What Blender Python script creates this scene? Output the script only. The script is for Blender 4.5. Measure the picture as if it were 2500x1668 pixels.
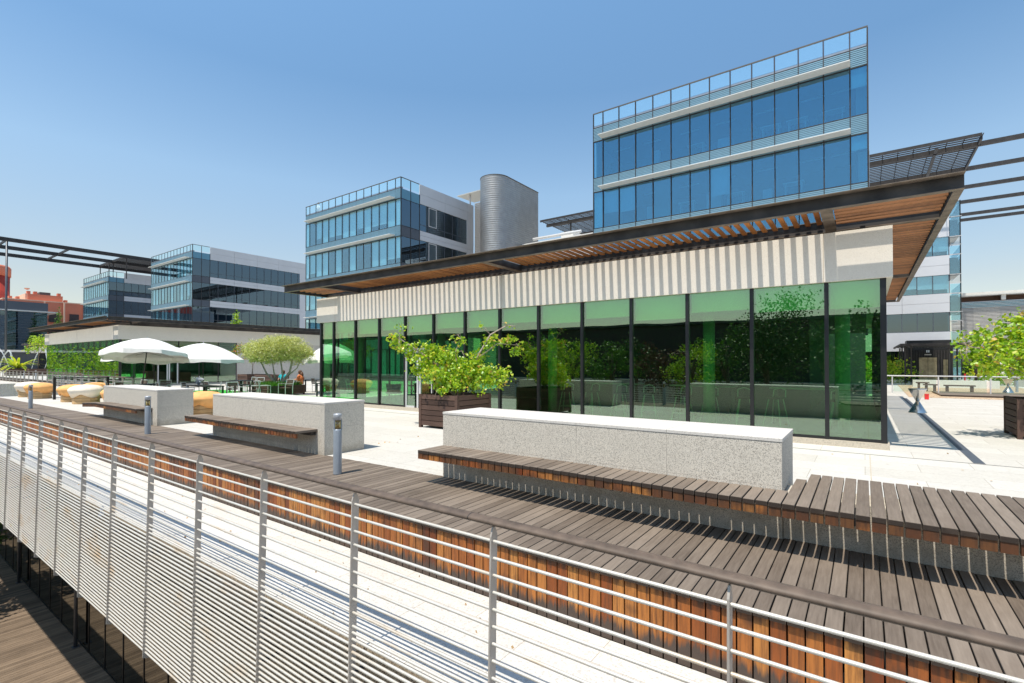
import bpy, math, random
from mathutils import Vector, Matrix
random.seed(7)
R = math.radians
for o in list(bpy.data.objects): bpy.data.objects.remove(o)
sc = bpy.context.scene
col = sc.collection
# ------------------------------------------------------------------ camera
cd = bpy.data.cameras.new("Camera"); cam = bpy.data.objects.new("Camera", cd); col.objects.link(cam)
cam.location = (0, 0, 1.8)
cam.rotation_euler = (R(90.6), 0, R(35.6))
cd.sensor_width = 36; cd.lens = 1201.3 / 2500 * 36
cd.shift_y = (52 - 1201.3 * math.tan(R(.6))) / 2500
cd.clip_start = .05; cd.clip_end = 4000
sc.camera = cam
# ------------------------------------------------------------------ sky, sun, exposure
SUNDIR = Vector((.09, 1, -2.5)).normalized()
w = bpy.data.worlds.new("World"); sc.world = w; w.use_nodes = True
nt = w.node_tree; nt.nodes.clear()
sky = nt.nodes.new("ShaderNodeTexSky"); sky.sky_type = 'NISHITA'; sky.sun_disc = False
sky.sun_elevation = math.asin(-SUNDIR.z); sky.sun_rotation = math.atan2(-SUNDIR.x, -SUNDIR.y)
sky.altitude = 0; sky.air_density = 1.0; sky.dust_density = 1.0; sky.ozone_density = 1.3
bg = nt.nodes.new("ShaderNodeBackground"); bg.inputs[1].default_value = .15
ow = nt.nodes.new("ShaderNodeOutputWorld")
tm = nt.nodes.new("ShaderNodeMix"); tm.data_type = 'RGBA'; tm.blend_type = 'MULTIPLY'; tm.inputs[0].default_value = 1
gco = nt.nodes.new("ShaderNodeTexCoord"); gse = nt.nodes.new("ShaderNodeSeparateXYZ"); nt.links.new(gco.outputs['Generated'], gse.inputs[0])
grp = nt.nodes.new("ShaderNodeValToRGB"); ge = grp.color_ramp.elements        # sky colour graded by view elevation; zenith dimmed to weaken the fill light
gst = [(0.0, (1.00, .86, .74)), (.13, (1.05, .90, .77)), (.32, (1.16, 1.20, 1.09)), (.48, (.86, 1.08, 1.10)), (.64, (1.05, 1.33, 1.33)), (.80, (.60, .75, .78)), (1.0, (.45, .55, .58))]
while len(ge) < len(gst): ge.new(.5)
for el_, (p_, c_) in zip(ge, gst): el_.position = p_; el_.color = (*c_, 1)
nt.links.new(gse.outputs[2], grp.inputs[0]); nt.links.new(grp.outputs[0], tm.inputs[7])
nt.links.new(sky.outputs[0], tm.inputs[6]); nt.links.new(tm.outputs[2], bg.inputs[0]); nt.links.new(bg.outputs[0], ow.inputs[0])
sl = bpy.data.lights.new("Sun", 'SUN'); sl.energy = 4.4; sl.angle = R(.5); sl.color = (1, .925, .81)
so = bpy.data.objects.new("Sun", sl); col.objects.link(so)
so.rotation_euler = Vector((0, 0, -1)).rotation_difference(SUNDIR).to_euler()
sc.view_settings.view_transform = 'Standard'; sc.view_settings.look = 'None'
sc.view_settings.exposure = 0.27; sc.view_settings.gamma = 1
sc.cycles.transparent_max_bounces = 16
sc.cycles.max_bounces = 8

# ------------------------------------------------------------------ materials
M = {}
def newmat(n):
    m = bpy.data.materials.new(n); m.use_nodes = True; M[n] = m
    t = m.node_tree; t.nodes.clear()
    out = t.nodes.new("ShaderNodeOutputMaterial")
    return m, t, out
def N(t, typ, **kw):
    n = t.nodes.new(typ)
    for k, v in kw.items():
        if k.startswith('_'): setattr(n, k[1:], v)
        else: n.inputs[k.replace('__', ' ')].default_value = v
    return n
def L(t, a, b): t.links.new(a, b)
def ramp(t, fac, stops, interp='LINEAR'):
    r = t.nodes.new("ShaderNodeValToRGB"); r.color_ramp.interpolation = interp
    e = r.color_ramp.elements
    while len(e) < len(stops): e.new(.5)
    for el, (p, c) in zip(e, stops):
        el.position = p; el.color = (c[0], c[1], c[2], 1) if len(c) == 3 else c
    L(t, fac, r.inputs[0]); return r.outputs[0]
def coord(t, scale=(1, 1, 1), rot=(0, 0, 0), src='Object'):
    tc = t.nodes.new("ShaderNodeTexCoord"); mp = t.nodes.new("ShaderNodeMapping")
    mp.inputs['Scale'].default_value = scale; mp.inputs['Rotation'].default_value = rot
    L(t, tc.outputs[src], mp.inputs[0]); return mp.outputs[0]
def wcoord(t, scale=(1, 1, 1)):
    g = t.nodes.new("ShaderNodeNewGeometry"); mp = t.nodes.new("ShaderNodeMapping")
    mp.inputs['Scale'].default_value = scale
    L(t, g.outputs['Position'], mp.inputs[0]); return mp.outputs[0]
def mixc(t, fac, a, b, typ='MIX'):
    n = t.nodes.new("ShaderNodeMix"); n.data_type = 'RGBA'; n.blend_type = typ
    for s, v in ((0, fac), (6, a), (7, b)):
        if hasattr(v, 'links') or hasattr(v, 'is_linked'): L(t, v, n.inputs[s])
        elif isinstance(v, (int, float)): n.inputs[s].default_value = v
        else: n.inputs[s].default_value = (v[0], v[1], v[2], 1)
    return n.outputs[2]
def math_(t, op, a, b=0.0):
    n = t.nodes.new("ShaderNodeMath"); n.operation = op
    for i, v in enumerate((a, b)):
        if hasattr(v, 'is_linked'): L(t, v, n.inputs[i])
        else: n.inputs[i].default_value = v
    return n.outputs[0]
def noise(t, vec, scale, detail=3, rough=.5):
    n = N(t, "ShaderNodeTexNoise", Scale=scale, Detail=detail, Roughness=rough)
    L(t, vec, n.inputs['Vector']); return n.outputs['Fac']
def bump(t, h, strength=.3, dist=.01):
    b = N(t, "ShaderNodeBump", Strength=strength, Distance=dist); L(t, h, b.inputs['Height']); return b.outputs[0]
def pr(n, color, rough=.6, metal=0, spec=.5, var=.12, vscale=6, bmp=0, bscale=60):
    m, t, out = newmat(n)
    p = N(t, "ShaderNodeBsdfPrincipled", Roughness=rough, Metallic=metal)
    p.inputs['Specular IOR Level'].default_value = spec
    v = wcoord(t)
    f = noise(t, v, vscale, 4)
    c = ramp(t, f, [(.3, [x * (1 - var) for x in color]), (.7, [min(1, x * (1 + var)) for x in color])])
    L(t, c, p.inputs['Base Color'])
    if bmp: L(t, bump(t, noise(t, v, bscale, 2), bmp, .004), p.inputs['Normal'])
    L(t, p.outputs[0], out.inputs[0]); return m
def rnd_island(t): 
    g = t.nodes.new("ShaderNodeNewGeometry"); return g.outputs['Random Per Island']

def wood_top(n, a, b, scale=(30, 2.2, 30), endgrain=False):
    m, t, out = newmat(n)
    p = N(t, "ShaderNodeBsdfPrincipled", Roughness=.72)
    p.inputs['Specular IOR Level'].default_value = .35
    r = rnd_island(t)
    v = wcoord(t, scale)
    va = t.nodes.new("ShaderNodeVectorMath"); va.operation = 'ADD'
    L(t, v, va.inputs[0]); cb = t.nodes.new("ShaderNodeCombineXYZ"); L(t, math_(t, 'MULTIPLY', r, 57.), cb.inputs[1]); L(t, cb.outputs[0], va.inputs[1])
    g = noise(t, va.outputs[0], 1.6, 6, .65)
    big = noise(t, wcoord(t), 1.3, 3)
    f = math_(t, 'ADD', math_(t, 'MULTIPLY', g, .55), math_(t, 'ADD', math_(t, 'MULTIPLY', r, .32), math_(t, 'MULTIPLY', big, .3)))
    c = ramp(t, f, [(.3, a), (.9, b)])
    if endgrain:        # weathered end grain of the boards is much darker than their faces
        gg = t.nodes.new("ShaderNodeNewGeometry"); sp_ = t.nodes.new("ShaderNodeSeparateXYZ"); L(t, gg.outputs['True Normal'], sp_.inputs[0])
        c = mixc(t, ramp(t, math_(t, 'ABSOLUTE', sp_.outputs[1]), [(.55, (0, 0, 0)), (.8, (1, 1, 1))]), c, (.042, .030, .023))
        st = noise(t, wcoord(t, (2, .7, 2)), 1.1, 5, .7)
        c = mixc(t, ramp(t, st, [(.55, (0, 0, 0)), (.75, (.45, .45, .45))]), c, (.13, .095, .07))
    L(t, c, p.inputs['Base Color'])
    L(t, bump(t, g, .25, .003), p.inputs['Normal'])
    L(t, p.outputs[0], out.inputs[0])
wood_top('deck_wood', (.098, .074, .056), (.285, .232, .185), endgrain=True)
wood_top('lower_wood', (.075, .053, .036), (.27, .20, .14), (24, 1.2, 24))
wood_top('planter_wood', (.040, .022, .016), (.15, .088, .066), (3, 3, 40))
wood_top('stump_wood', (.34, .20, .085), (.72, .49, .25), (4, 4, 30))
wood_top('chair_wood', (.07, .045, .035), (.16, .11, .085), (20, 20, 20))
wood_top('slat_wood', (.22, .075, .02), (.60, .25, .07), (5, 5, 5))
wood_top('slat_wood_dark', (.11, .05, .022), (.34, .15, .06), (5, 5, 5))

def wood_side(n, zlo, zhi, ztop, p0=.56, p1=.66):
    # boards keep their orange heartwood; the weathered ends have a ragged stain edge
    m, t, out = newmat(n)
    p = N(t, "ShaderNodeBsdfPrincipled", Roughness=.5)
    p.inputs['Specular IOR Level'].default_value = .3
    r = rnd_island(t)
    v = wcoord(t, (26, 26, 1.6))
    va = t.nodes.new("ShaderNodeVectorMath"); va.operation = 'ADD'
    L(t, v, va.inputs[0]); cb = t.nodes.new("ShaderNodeCombineXYZ"); L(t, math_(t, 'MULTIPLY', r, 91.), cb.inputs[2]); L(t, cb.outputs[0], va.inputs[1])
    g = noise(t, va.outputs[0], 1.5, 6, .6)
    base = ramp(t, r, [(0, (.15, .035, .012)), (.22, (.34, .10, .025)), (.45, (.50, .19, .045)), (.68, (.28, .075, .02)), (.85, (.58, .25, .065)), (1, (.40, .14, .035))])
    c = mixc(t, ramp(t, g, [(.42, (0, 0, 0)), (.72, (1, 1, 1))]), base, (.13, .05, .02))
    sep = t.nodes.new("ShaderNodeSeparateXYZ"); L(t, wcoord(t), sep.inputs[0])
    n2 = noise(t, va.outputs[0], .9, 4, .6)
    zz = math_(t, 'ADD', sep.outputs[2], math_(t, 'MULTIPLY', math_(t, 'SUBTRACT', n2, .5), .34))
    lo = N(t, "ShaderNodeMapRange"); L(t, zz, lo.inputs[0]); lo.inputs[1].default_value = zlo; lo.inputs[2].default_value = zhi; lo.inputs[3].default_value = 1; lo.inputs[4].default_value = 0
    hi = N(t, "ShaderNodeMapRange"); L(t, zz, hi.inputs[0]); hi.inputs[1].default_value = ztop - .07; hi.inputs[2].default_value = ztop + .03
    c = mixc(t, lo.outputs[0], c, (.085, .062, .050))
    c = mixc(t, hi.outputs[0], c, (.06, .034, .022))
    pat = noise(t, wcoord(t, (3, 3, 3)), .8, 4)
    c = mixc(t, ramp(t, pat, [(p0, (0, 0, 0)), (p1, (.8, .8, .8))]), c, (.075, .040, .025))
    L(t, c, p.inputs['Base Color']); L(t, p.outputs[0], out.inputs[0])
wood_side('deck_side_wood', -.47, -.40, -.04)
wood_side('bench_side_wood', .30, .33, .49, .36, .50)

def granite(n, base, dark, light, scale=95, speck=.42, joints=None, dirt=False):
    m, t, out = newmat(n)
    p = N(t, "ShaderNodeBsdfPrincipled", Roughness=.75)
    v = wcoord(t)
    vo = N(t, "ShaderNodeTexVoronoi", Scale=scale); L(t, v, vo.inputs['Vector'])
    sepc = t.nodes.new("ShaderNodeSeparateColor"); L(t, vo.outputs['Color'], sepc.inputs[0])
    c = ramp(t, sepc.outputs[0], [(0, dark), (speck * .5, dark), (speck, base), (.8, base), (1, light)])
    c = mixc(t, ramp(t, noise(t, v, scale * 1.7, 2), [(.5, (0, 0, 0)), (.62, (.5, .5, .5))]), c, dark)
    c = mixc(t, ramp(t, noise(t, v, 1.7, 5, .6), [(.35, (.0, .0, .0)), (.75, (.35, .35, .35))]), c, [x * .78 for x in base])
    if dirt:        # grime splashed up from the paving and runs under the coping
        sz = t.nodes.new("ShaderNodeSeparateXYZ"); L(t, v, sz.inputs[0])
        hz = math_(t, 'ADD', sz.outputs[2], math_(t, 'MULTIPLY', math_(t, 'SUBTRACT', noise(t, v, 5, 5, .65), .5), .5))
        c = mixc(t, ramp(t, hz, [(.02, (.55, .55, .55)), (.20, (0, 0, 0))]), c, (.30, .255, .19))
        ru = noise(t, wcoord(t, (7, 7, .7)), 1.0, 5, .7)
        c = mixc(t, ramp(t, ru, [(.56, (0, 0, 0)), (.72, (.30, .30, .30))]), c, (.36, .33, .28))
    if joints:
        b = N(t, "ShaderNodeTexBrick", Scale=1.0); b.inputs['Color1'].default_value = (1, 1, 1, 1); b.inputs['Color2'].default_value = (.91, .90, .88, 1)
        b.inputs['Mortar'].default_value = (.62, .58, .53, 1); b.inputs['Mortar Size'].default_value = joints[2]
        b.inputs['Brick Width'].default_value = joints[0]; b.inputs['Row Height'].default_value = joints[1]
        L(t, v, b.inputs['Vector']); c = mixc(t, 1.0, c, b.outputs[0], 'MULTIPLY')
    L(t, c, p.inputs['Base Color']); L(t, p.outputs[0], out.inputs[0])
granite('granite', (.69, .635, .545), (.28, .255, .22), (.72, .68, .61), 165, .36, dirt=True)
granite('granite_top', (.66, .63, .58), (.50, .47, .43), (.72, .69, .64), 110, .2)
granite('walk_stone', (.70, .685, .65), (.54, .52, .49), (.76, .745, .71), 70, .22, (1.2, .6, .004))
granite('plaza_stone', (.62, .60, .56), (.56, .54, .50), (.66, .64, .60), 30, .2, (1.5, .75, .005))
granite('fascia_stone', (.76, .70, .61), (.58, .53, .455), (.82, .77, .69), 150, .2)
granite('slab_stone', (.34, .28, .20), (.16, .12, .085), (.46, .39, .29), 55, .35)
granite('plinth_stone', (.55, .48, .38), (.4, .35, .28), (.6, .54, .45), 60, .2)
granite('gravel', (.60, .44, .29), (.34, .23, .14), (.72, .56, .40), 14, .4)
pr('steel_dark', (.045, .042, .042), .55, .4, var=.25, vscale=3)
pr('canopy_steel', (.060, .054, .050), .62, .3, var=.45, vscale=2.2)
pr('canopy_edge', (.165, .13, .10), .7, 0, var=.35, vscale=5)
pr('mullion_black', (.012, .012, .013), .4, var=.1)
pr('alu_white', (.62, .62, .62), .4, .3, var=.05)
pr('alu_panel', (.56, .57, .60), .5, .1, var=.04, vscale=.4)
pr('alu_panel_white', (.62, .63, .66), .5, .2, var=.04, vscale=.4)
pr('alu_grey', (.30, .33, .37), .38, .7, var=.08)
pr('ledge_grey', (.50, .50, .47), .5, .2, var=.06)
pr('cap_dark', (.09, .085, .08), .6)
pr('bollard_paint', (.33, .37, .42), .42, .25, var=.05)
pr('bollard_top', (.45, .47, .50), .4, .3, var=.05)
pr('brass', (.42, .30, .10), .3, .6)
pr('steel_pole', (.10, .11, .125), .45, .5)
pr('concrete', (.40, .38, .34), .85, var=.2, vscale=2, bmp=.2)
pr('dark_floor', (.045, .045, .042), .35, var=.1)
pr('ceiling', (.10, .11, .10), .9, var=.03)
pr('core_dark', (.03, .035, .035), .8)
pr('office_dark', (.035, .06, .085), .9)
pr('blind', (.68, .76, .78), .9, var=.04)
pr('blind_pale', (.72, .80, .82), .9, var=.05)
pr('blind_green', (.03, .14, .13), .9)
pr('column_pale', (.30, .36, .30), .6)
pr('canvas', (.76, .76, .74), .9, var=.03)
pr('valance', (.80, .80, .75), .9, var=.06)
pr('turf', (.03, .42, .03), .9, var=.15, vscale=20)
pr('cushion_white', (.80, .72, .60), .8, var=.08)
pr('cushion_orange', (.82, .43, .15), .75, var=.12)
pr('soil', (.05, .035, .022), .95, var=.4)
pr('black', (.012, .012, .012), .5)
pr('brick_red', (.42, .045, .028), .75, var=.2, vscale=.6)
pr('salmon', (.62, .20, .12), .8, var=.08, vscale=.3)
pr('salmon_pale', (.78, .50, .36), .8)
pr('window_dark', (.035, .02, .022), .5)
pr('slate', (.075, .09, .115), .6, var=.1)
pr('white_wall', (.72, .70, .66), .85, var=.05)
pr('pale_wall', (.56, .52, .48), .85, var=.06)
pr('bark', (.16, .12, .09), .9, var=.35, vscale=12)
pr('bark_pale', (.40, .33, .27), .9, var=.35, vscale=12)
pr('skin', (.58, .30, .19), .6)
pr('skin_tan', (.55, .24, .12), .6)
pr('turquoise', (.01, .42, .50), .8)
pr('white_cloth', (.75, .75, .78), .85)
pr('orange_cloth', (.70, .22, .08), .8)
pr('hair_brown', (.11, .05, .025), .6)
pr('red_paint', (.72, .03, .03), .45)
pr('paper', (.80, .82, .86), .8)
pr('bronze', (.34, .29, .19), .35, .8, var=.3, vscale=3)
pr('corrugated', (.34, .335, .33), .45, .7, var=.1, vscale=1.5)
pr('rib_grey', (.42, .41, .40), .5, .4)
pr('louver_white', (.72, .70, .68), .5, .1)
pr('wicker', (.05, .042, .04), .8)
pr('chrome', (.62, .60, .57), .22, 1.0, var=.05)
pr('flower', (.62, .66, .72), .8)
pr('rail_metal', (.60, .585, .56), .42, .55, var=.10, vscale=2)
pr('post_metal', (.47, .43, .385), .5, .2, var=.14, vscale=5)
pr('handrail_wood', (.115, .083, .062), .6, var=.28, vscale=14)
# rust streaks on the rods
def rusty():
    m, t, out = newmat('rod_metal')
    p = N(t, "ShaderNodeBsdfPrincipled", Roughness=.42, Metallic=.35)
    v = wcoord(t, (.9, 4, 2.2))
    c = mixc(t, ramp(t, noise(t, v, 1.0, 5, .65), [(.56, (0, 0, 0)), (.74, (.8, .8, .8))]), (.72, .69, .63), (.60, .38, .16))
    c = mixc(t, ramp(t, noise(t, wcoord(t), 9, 4, .6), [(.5, (0, 0, 0)), (.8, (.5, .5, .5))]), c, (.5, .47, .40))
    L(t, c, p.inputs['Base Color']); L(t, p.outputs[0], out.inputs[0])
rusty()
def glass(n, tint, gloss, f0, f1, rough=0.0, wob=0.0):
    m, t, out = newmat(n)
    tr = N(t, "ShaderNodeBsdfTransparent"); tr.inputs[0].default_value = (*tint, 1)
    gl = N(t, "ShaderNodeBsdfGlossy", Roughness=rough); gl.inputs['Color'].default_value = (*gloss, 1)
    lw = N(t, "ShaderNodeLayerWeight", Blend=.5)
    mr = N(t, "ShaderNodeMapRange"); L(t, lw.outputs['Facing'], mr.inputs[0]); mr.inputs[1].default_value = 0; mr.inputs[2].default_value = 1
    pw = math_(t, 'POWER', lw.outputs['Facing'], 3.0)
    mr.inputs[3].default_value = f0; mr.inputs[4].default_value = f1; L(t, pw, mr.inputs[0])
    if wob:
        b = bump(t, noise(t, wcoord(t), .8, 1), wob, .02); L(t, b, gl.inputs['Normal'])
    mx = t.nodes.new("ShaderNodeMixShader"); L(t, mr.outputs[0], mx.inputs[0]); L(t, tr.outputs[0], mx.inputs[1]); L(t, gl.outputs[0], mx.inputs[2])
    L(t, mx.outputs[0], out.inputs[0])
glass('glass_green', (.54, .90, .56), (.92, .94, .94), .19, .85, wob=.08)
pr('shade_fabric', (.74, .76, .70), .9, var=.03)
pr('louver_blue', (.22, .37, .46), .4, .3, var=.04)
pr('spandrel_blue', (.10, .25, .36), .15, 0, var=.05)
pr('sunshade_white', (.74, .74, .72), .5, .1, var=.04)
glass('glass_clear_green', (.62, .85, .72), (.8, .95, .9), .08, .7)
glass('glass_tower', (.50, .76, .86), (.38, .68, .86), .27, .85, wob=.05)
glass('glass_tower_pale', (.74, .90, .94), (.70, .92, 1.0), .20, .8, wob=.08)
glass('glass_side', (.18, .28, .34), (.55, .72, .85), .22, .8, wob=.05)
glass('glass_parapet', (.90, 1, 1), (.95, 1, 1), .28, .5)
glass('glass_barrier', (.86, .93, .90), (.9, 1, 1), .04, .4)
glass('glass_lower', (.05, .06, .06), (.60, .60, .56), .34, .85)
glass('lamp_glass', (.8, .75, .5), (1, 1, 1), .08, .5)
def water():
    m, t, out = newmat('water')
    p = N(t, "ShaderNodeBsdfPrincipled", Roughness=.12); p.inputs['Base Color'].default_value = (.20, .20, .185, 1)
    wv = N(t, "ShaderNodeTexNoise", Scale=2.5, Detail=3); L(t, wcoord(t, (1, 3.5, 1)), wv.inputs['Vector'])
    L(t, bump(t, wv.outputs['Fac'], .9, .06), p.inputs['Normal'])
    L(t, p.outputs[0], out.inputs[0])
water()
def spray():
    m, t, out = newmat('spray')
    d = N(t, "ShaderNodeBsdfDiffuse"); d.inputs[0].default_value = (.85, .88, .92, 1)
    tr = t.nodes.new("ShaderNodeBsdfTransparent"); mx = t.nodes.new("ShaderNodeMixShader")
    f = ramp(t, noise(t, wcoord(t), 9, 4, .7), [(.38, (0, 0, 0)), (.6, (.85, .85, .85))])
    L(t, f, mx.inputs[0]); L(t, tr.outputs[0], mx.inputs[1]); L(t, d.outputs[0], mx.inputs[2]); L(t, mx.outputs[0], out.inputs[0])
spray()
def leaf(n, stops, trans=.35):
    m, t, out = newmat(n)
    r = rnd_island(t)
    c = ramp(t, r, stops)
    d = N(t, "ShaderNodeBsdfDiffuse"); g = N(t, "ShaderNodeBsdfGlossy", Roughness=.45); g.inputs['Color'].default_value = (.8, .8, .8, 1)
    tl = t.nodes.new("ShaderNodeBsdfTranslucent")
    L(t, c, d.inputs[0]); L(t, mixc(t, 1.0, c, (1.0, 1.0, .45), 'MULTIPLY'), tl.inputs[0])
    m1 = t.nodes.new("ShaderNodeMixShader"); m1.inputs[0].default_value = trans
    L(t, d.outputs[0], m1.inputs[1]); L(t, tl.outputs[0], m1.inputs[2])
    m2 = t.nodes.new("ShaderNodeMixShader"); m2.inputs[0].default_value = .06
    L(t, m1.outputs[0], m2.inputs[1]); L(t, g.outputs[0], m2.inputs[2]); L(t, m2.outputs[0], out.inputs[0])
leaf('leaf_redbud', [(0, (.16, .36, .015)), (.35, (.34, .56, .02)), (.7, (.48, .66, .03)), (.93, (.68, .68, .05)), (.98, (.78, .55, .12)), (1, (.68, .38, .14))], .45)
leaf('leaf_olive', [(0, (.22, .27, .07)), (.3, (.52, .56, .17)), (.75, (.78, .78, .34)), (1, (.86, .84, .52))], .4)
leaf('leaf_rust', [(0, (.12, .26, .01)), (.5, (.34, .44, .02)), (.8, (.5, .40, .05)), (.9, (.60, .17, .05)), (1, (.5, .12, .05))], .4)
leaf('leaf_green', [(0, (.03, .10, .01)), (.5, (.08, .20, .015)), (1, (.17, .32, .03))], .3)
leaf('leaf_dark', [(0, (.012, .04, .008)), (.6, (.04, .10, .018)), (1, (.09, .16, .03))], .25)
leaf('leaf_bright', [(0, (.14, .32, .01)), (.5, (.32, .50, .02)), (1, (.50, .60, .03))], .45)
leaf('leaf_plum', [(0, (.05, .02, .015)), (1, (.15, .06, .035))], .2)
leaf('leaf_grass', [(0, (.03, .14, .01)), (.6, (.10, .32, .02)), (1, (.25, .45, .05))], .35)
leaf('leaf_palm', [(0, (.26, .42, .02)), (.6, (.52, .64, .04)), (1, (.76, .66, .10))], .45)
leaf('leaf_bamboo', [(0, (.08, .20, .01)), (.5, (.30, .50, .02)), (1, (.52, .66, .05))], .5)

# ------------------------------------------------------------------ mesh helpers
def worldloc(o):
    v = Vector((0, 0, 0))
    while o is not None: v = v + o.location; o = o.parent
    return v
class MB:
    def __init__(s): s.v = []; s.f = []
    def poly(s, pts):
        b = len(s.v); s.v += [tuple(p) for p in pts]; s.f.append(tuple(range(b, b + len(pts)))); return s
    def box(s, x0, x1, y0, y1, z0, z1):
        b = len(s.v)
        s.v += [(x0, y0, z0), (x1, y0, z0), (x1, y1, z0), (x0, y1, z0), (x0, y0, z1), (x1, y0, z1), (x1, y1, z1), (x0, y1, z1)]
        s.f += [tuple(b + i for i in q) for q in ((0, 3, 2, 1), (4, 5, 6, 7), (0, 1, 5, 4), (1, 2, 6, 5), (2, 3, 7, 6), (3, 0, 4, 7))]
        return s
    def prism(s, pts, z0, z1):          # pts CCW in xy
        b = len(s.v); n = len(pts)
        s.v += [(x, y, z0) for x, y in pts] + [(x, y, z1) for x, y in pts]
        s.f.append(tuple(b + i for i in reversed(range(n)))); s.f.append(tuple(b + n + i for i in range(n)))
        for i in range(n):
            j = (i + 1) % n; s.f.append((b + i, b + j, b + n + j, b + n + i))
        return s
    def prism_x(s, pts, x0, x1):        # pts in yz
        b = len(s.v); n = len(pts)
        s.v += [(x0, y, z) for y, z in pts] + [(x1, y, z) for y, z in pts]
        s.f.append(tuple(b + i for i in reversed(range(n)))); s.f.append(tuple(b + n + i for i in range(n)))
        for i in range(n):
            j = (i + 1) % n; s.f.append((b + i, b + j, b + n + j, b + n + i))
        return s
    def tube(s, pts, rad, n=8, cap=True):
        pts = [Vector(p) for p in pts]; rr = rad if isinstance(rad, (list, tuple)) else [rad] * len(pts)
        b = len(s.v); prev = None
        for i, p in enumerate(pts):
            d = (pts[min(i + 1, len(pts) - 1)] - pts[max(i - 1, 0)]).normalized()
            if prev is None:
                a = d.orthogonal().normalized()
            else:
                a = (prev - d * prev.dot(d)); a = a.normalized() if a.length > 1e-6 else d.orthogonal().normalized()
            prev = a; c = d.cross(a)
            for k in range(n):
                t = 2 * math.pi * k / n; s.v.append(tuple(p + (a * math.cos(t) + c * math.sin(t)) * rr[i]))
        for i in range(len(pts) - 1):
            for k in range(n):
                k2 = (k + 1) % n; s.f.append((b + i * n + k, b + i * n + k2, b + (i + 1) * n + k2, b + (i + 1) * n + k))
        if cap:
            s.f.append(tuple(b + k for k in reversed(range(n)))); s.f.append(tuple(b + (len(pts) - 1) * n + k for k in range(n)))
        return s
    def lathe(s, prof, cx=0, cy=0, n=24, sq=1.0):
        b = len(s.v)
        for r, z in prof:
            for k in range(n):
                t = 2 * math.pi * k / n; s.v.append((cx + r * math.cos(t), cy + r * sq * math.sin(t), z))
        for i in range(len(prof) - 1):
            for k in range(n):
                k2 = (k + 1) % n; s.f.append((b + i * n + k, b + i * n + k2, b + (i + 1) * n + k2, b + (i + 1) * n + k))
        s.f.append(tuple(b + k for k in reversed(range(n)))); s.f.append(tuple(b + (len(prof) - 1) * n + k for k in range(n)))
        return s
    def rot(s, ang, about=(0, 0), start=0):
        c, sn = math.cos(ang), math.sin(ang)
        for i in range(start, len(s.v)):
            x, y, z = s.v[i]; x -= about[0]; y -= about[1]
            s.v[i] = (about[0] + x * c - y * sn, about[1] + x * sn + y * c, z)
        return s
    def build(s, name, mat, parent=None, smooth=False, bevel=0, seg=2):
        o0 = worldloc(parent) if parent else Vector((0, 0, 0))
        me = bpy.data.meshes.new(name)
        me.from_pydata([(x - o0.x, y - o0.y, z - o0.z) for x, y, z in s.v], [], s.f); me.update()
        if smooth:
            me.polygons.foreach_set('use_smooth', [True] * len(me.polygons))
        me.materials.append(M[mat])
        o = bpy.data.objects.new(name, me); col.objects.link(o)
        if parent: o.parent = parent
        if bevel:
            b = o.modifiers.new('bevel', 'BEVEL'); b.width = bevel; b.segments = seg; b.limit_method = 'ANGLE'; b.angle_limit = R(40)
        return o
def tag(o, label, cat, group=None):
    o['label'] = label; o['category'] = cat
    if group: o['group'] = group
    return o
def thing(name, label, cat, loc=(0, 0, 0), group=None):
    o = bpy.data.objects.new(name, None); col.objects.link(o); o.location = loc; o.empty_display_size = .3
    return tag(o, label, cat, group)
def struct(o): o['kind'] = 'structure'; return o
def stuff(o, label, cat): o['kind'] = 'stuff'; o['label'] = label; o['category'] = cat; return o
def kids(o): return [c for c in bpy.data.objects if c.parent == o]
def copy_tree(o, parent=None):
    c = o.copy(); col.objects.link(c)
    if parent: c.parent = parent
    for ch in kids(o): copy_tree(ch, c)
    return c
def box(*a): return MB().box(*a)

# leaves
def crown(blobs, n, size, kind='quad', seed=1, surf=.55, sg=.10):
    """blobs: (x,y,z,rx,ry,rz); leaves spread through each volume, denser near its skin"""
    rr = random.Random(seed); m = MB(); tot = sum(b[3] * b[4] * b[5] for b in blobs)
    for b in blobs:
        k = max(6, int(n * b[3] * b[4] * b[5] / tot))
        sub = [(rr.gauss(0, 1), rr.gauss(0, 1), rr.gauss(0, 1)) for _ in range(max(4, k // 22))]
        for i in range(k):
            c = sub[i % len(sub)]; d = math.sqrt(c[0] ** 2 + c[1] ** 2 + c[2] ** 2) + 1e-6
            rad = surf + (1 - surf) * rr.random() ** .5 if (i % len(sub)) % 3 else rr.random()
            px = b[0] + b[3] * (c[0] / d * rad) + rr.gauss(0, sg * b[3] + size * .5)
            py = b[1] + b[4] * (c[1] / d * rad) + rr.gauss(0, sg * b[4] + size * .5)
            pz = b[2] + b[5] * (c[2] / d * rad) + rr.gauss(0, sg * b[5] + size * .4)
            leaf1(m, rr, (px, py, pz), size * rr.uniform(.65, 1.25), kind)
    return m
def leaf1(m, rr, p, s, kind):
    a = Vector((rr.gauss(0, 1), rr.gauss(0, 1), rr.gauss(0, .6))).normalized(); c = Vector((rr.gauss(0, 1), rr.gauss(0, 1), rr.gauss(0, 1)))
    b = a.cross(c).normalized(); P = Vector(p)
    if kind == 'round':
        nrm = a.cross(b); pts = []
        for q, (u_, v_) in enumerate(((-.1, 0), (-.35, .55), (.15, .85), (.75, .5), (1.05, 0), (.75, -.5), (.15, -.85), (-.35, -.55))):
            pts.append(P + a * (u_ * s * .55) + b * (v_ * s * .5) + nrm * (-.18 * s * abs(v_)))
        m.poly(pts)
    elif kind == 'thin':
        m.poly([P - a * s, P + b * s * .16, P + a * s, P - b * s * .16])
    else:
        m.poly([P - a * s * .5, P + b * s * .4, P + a * s * .5, P - b * s * .4])
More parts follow.
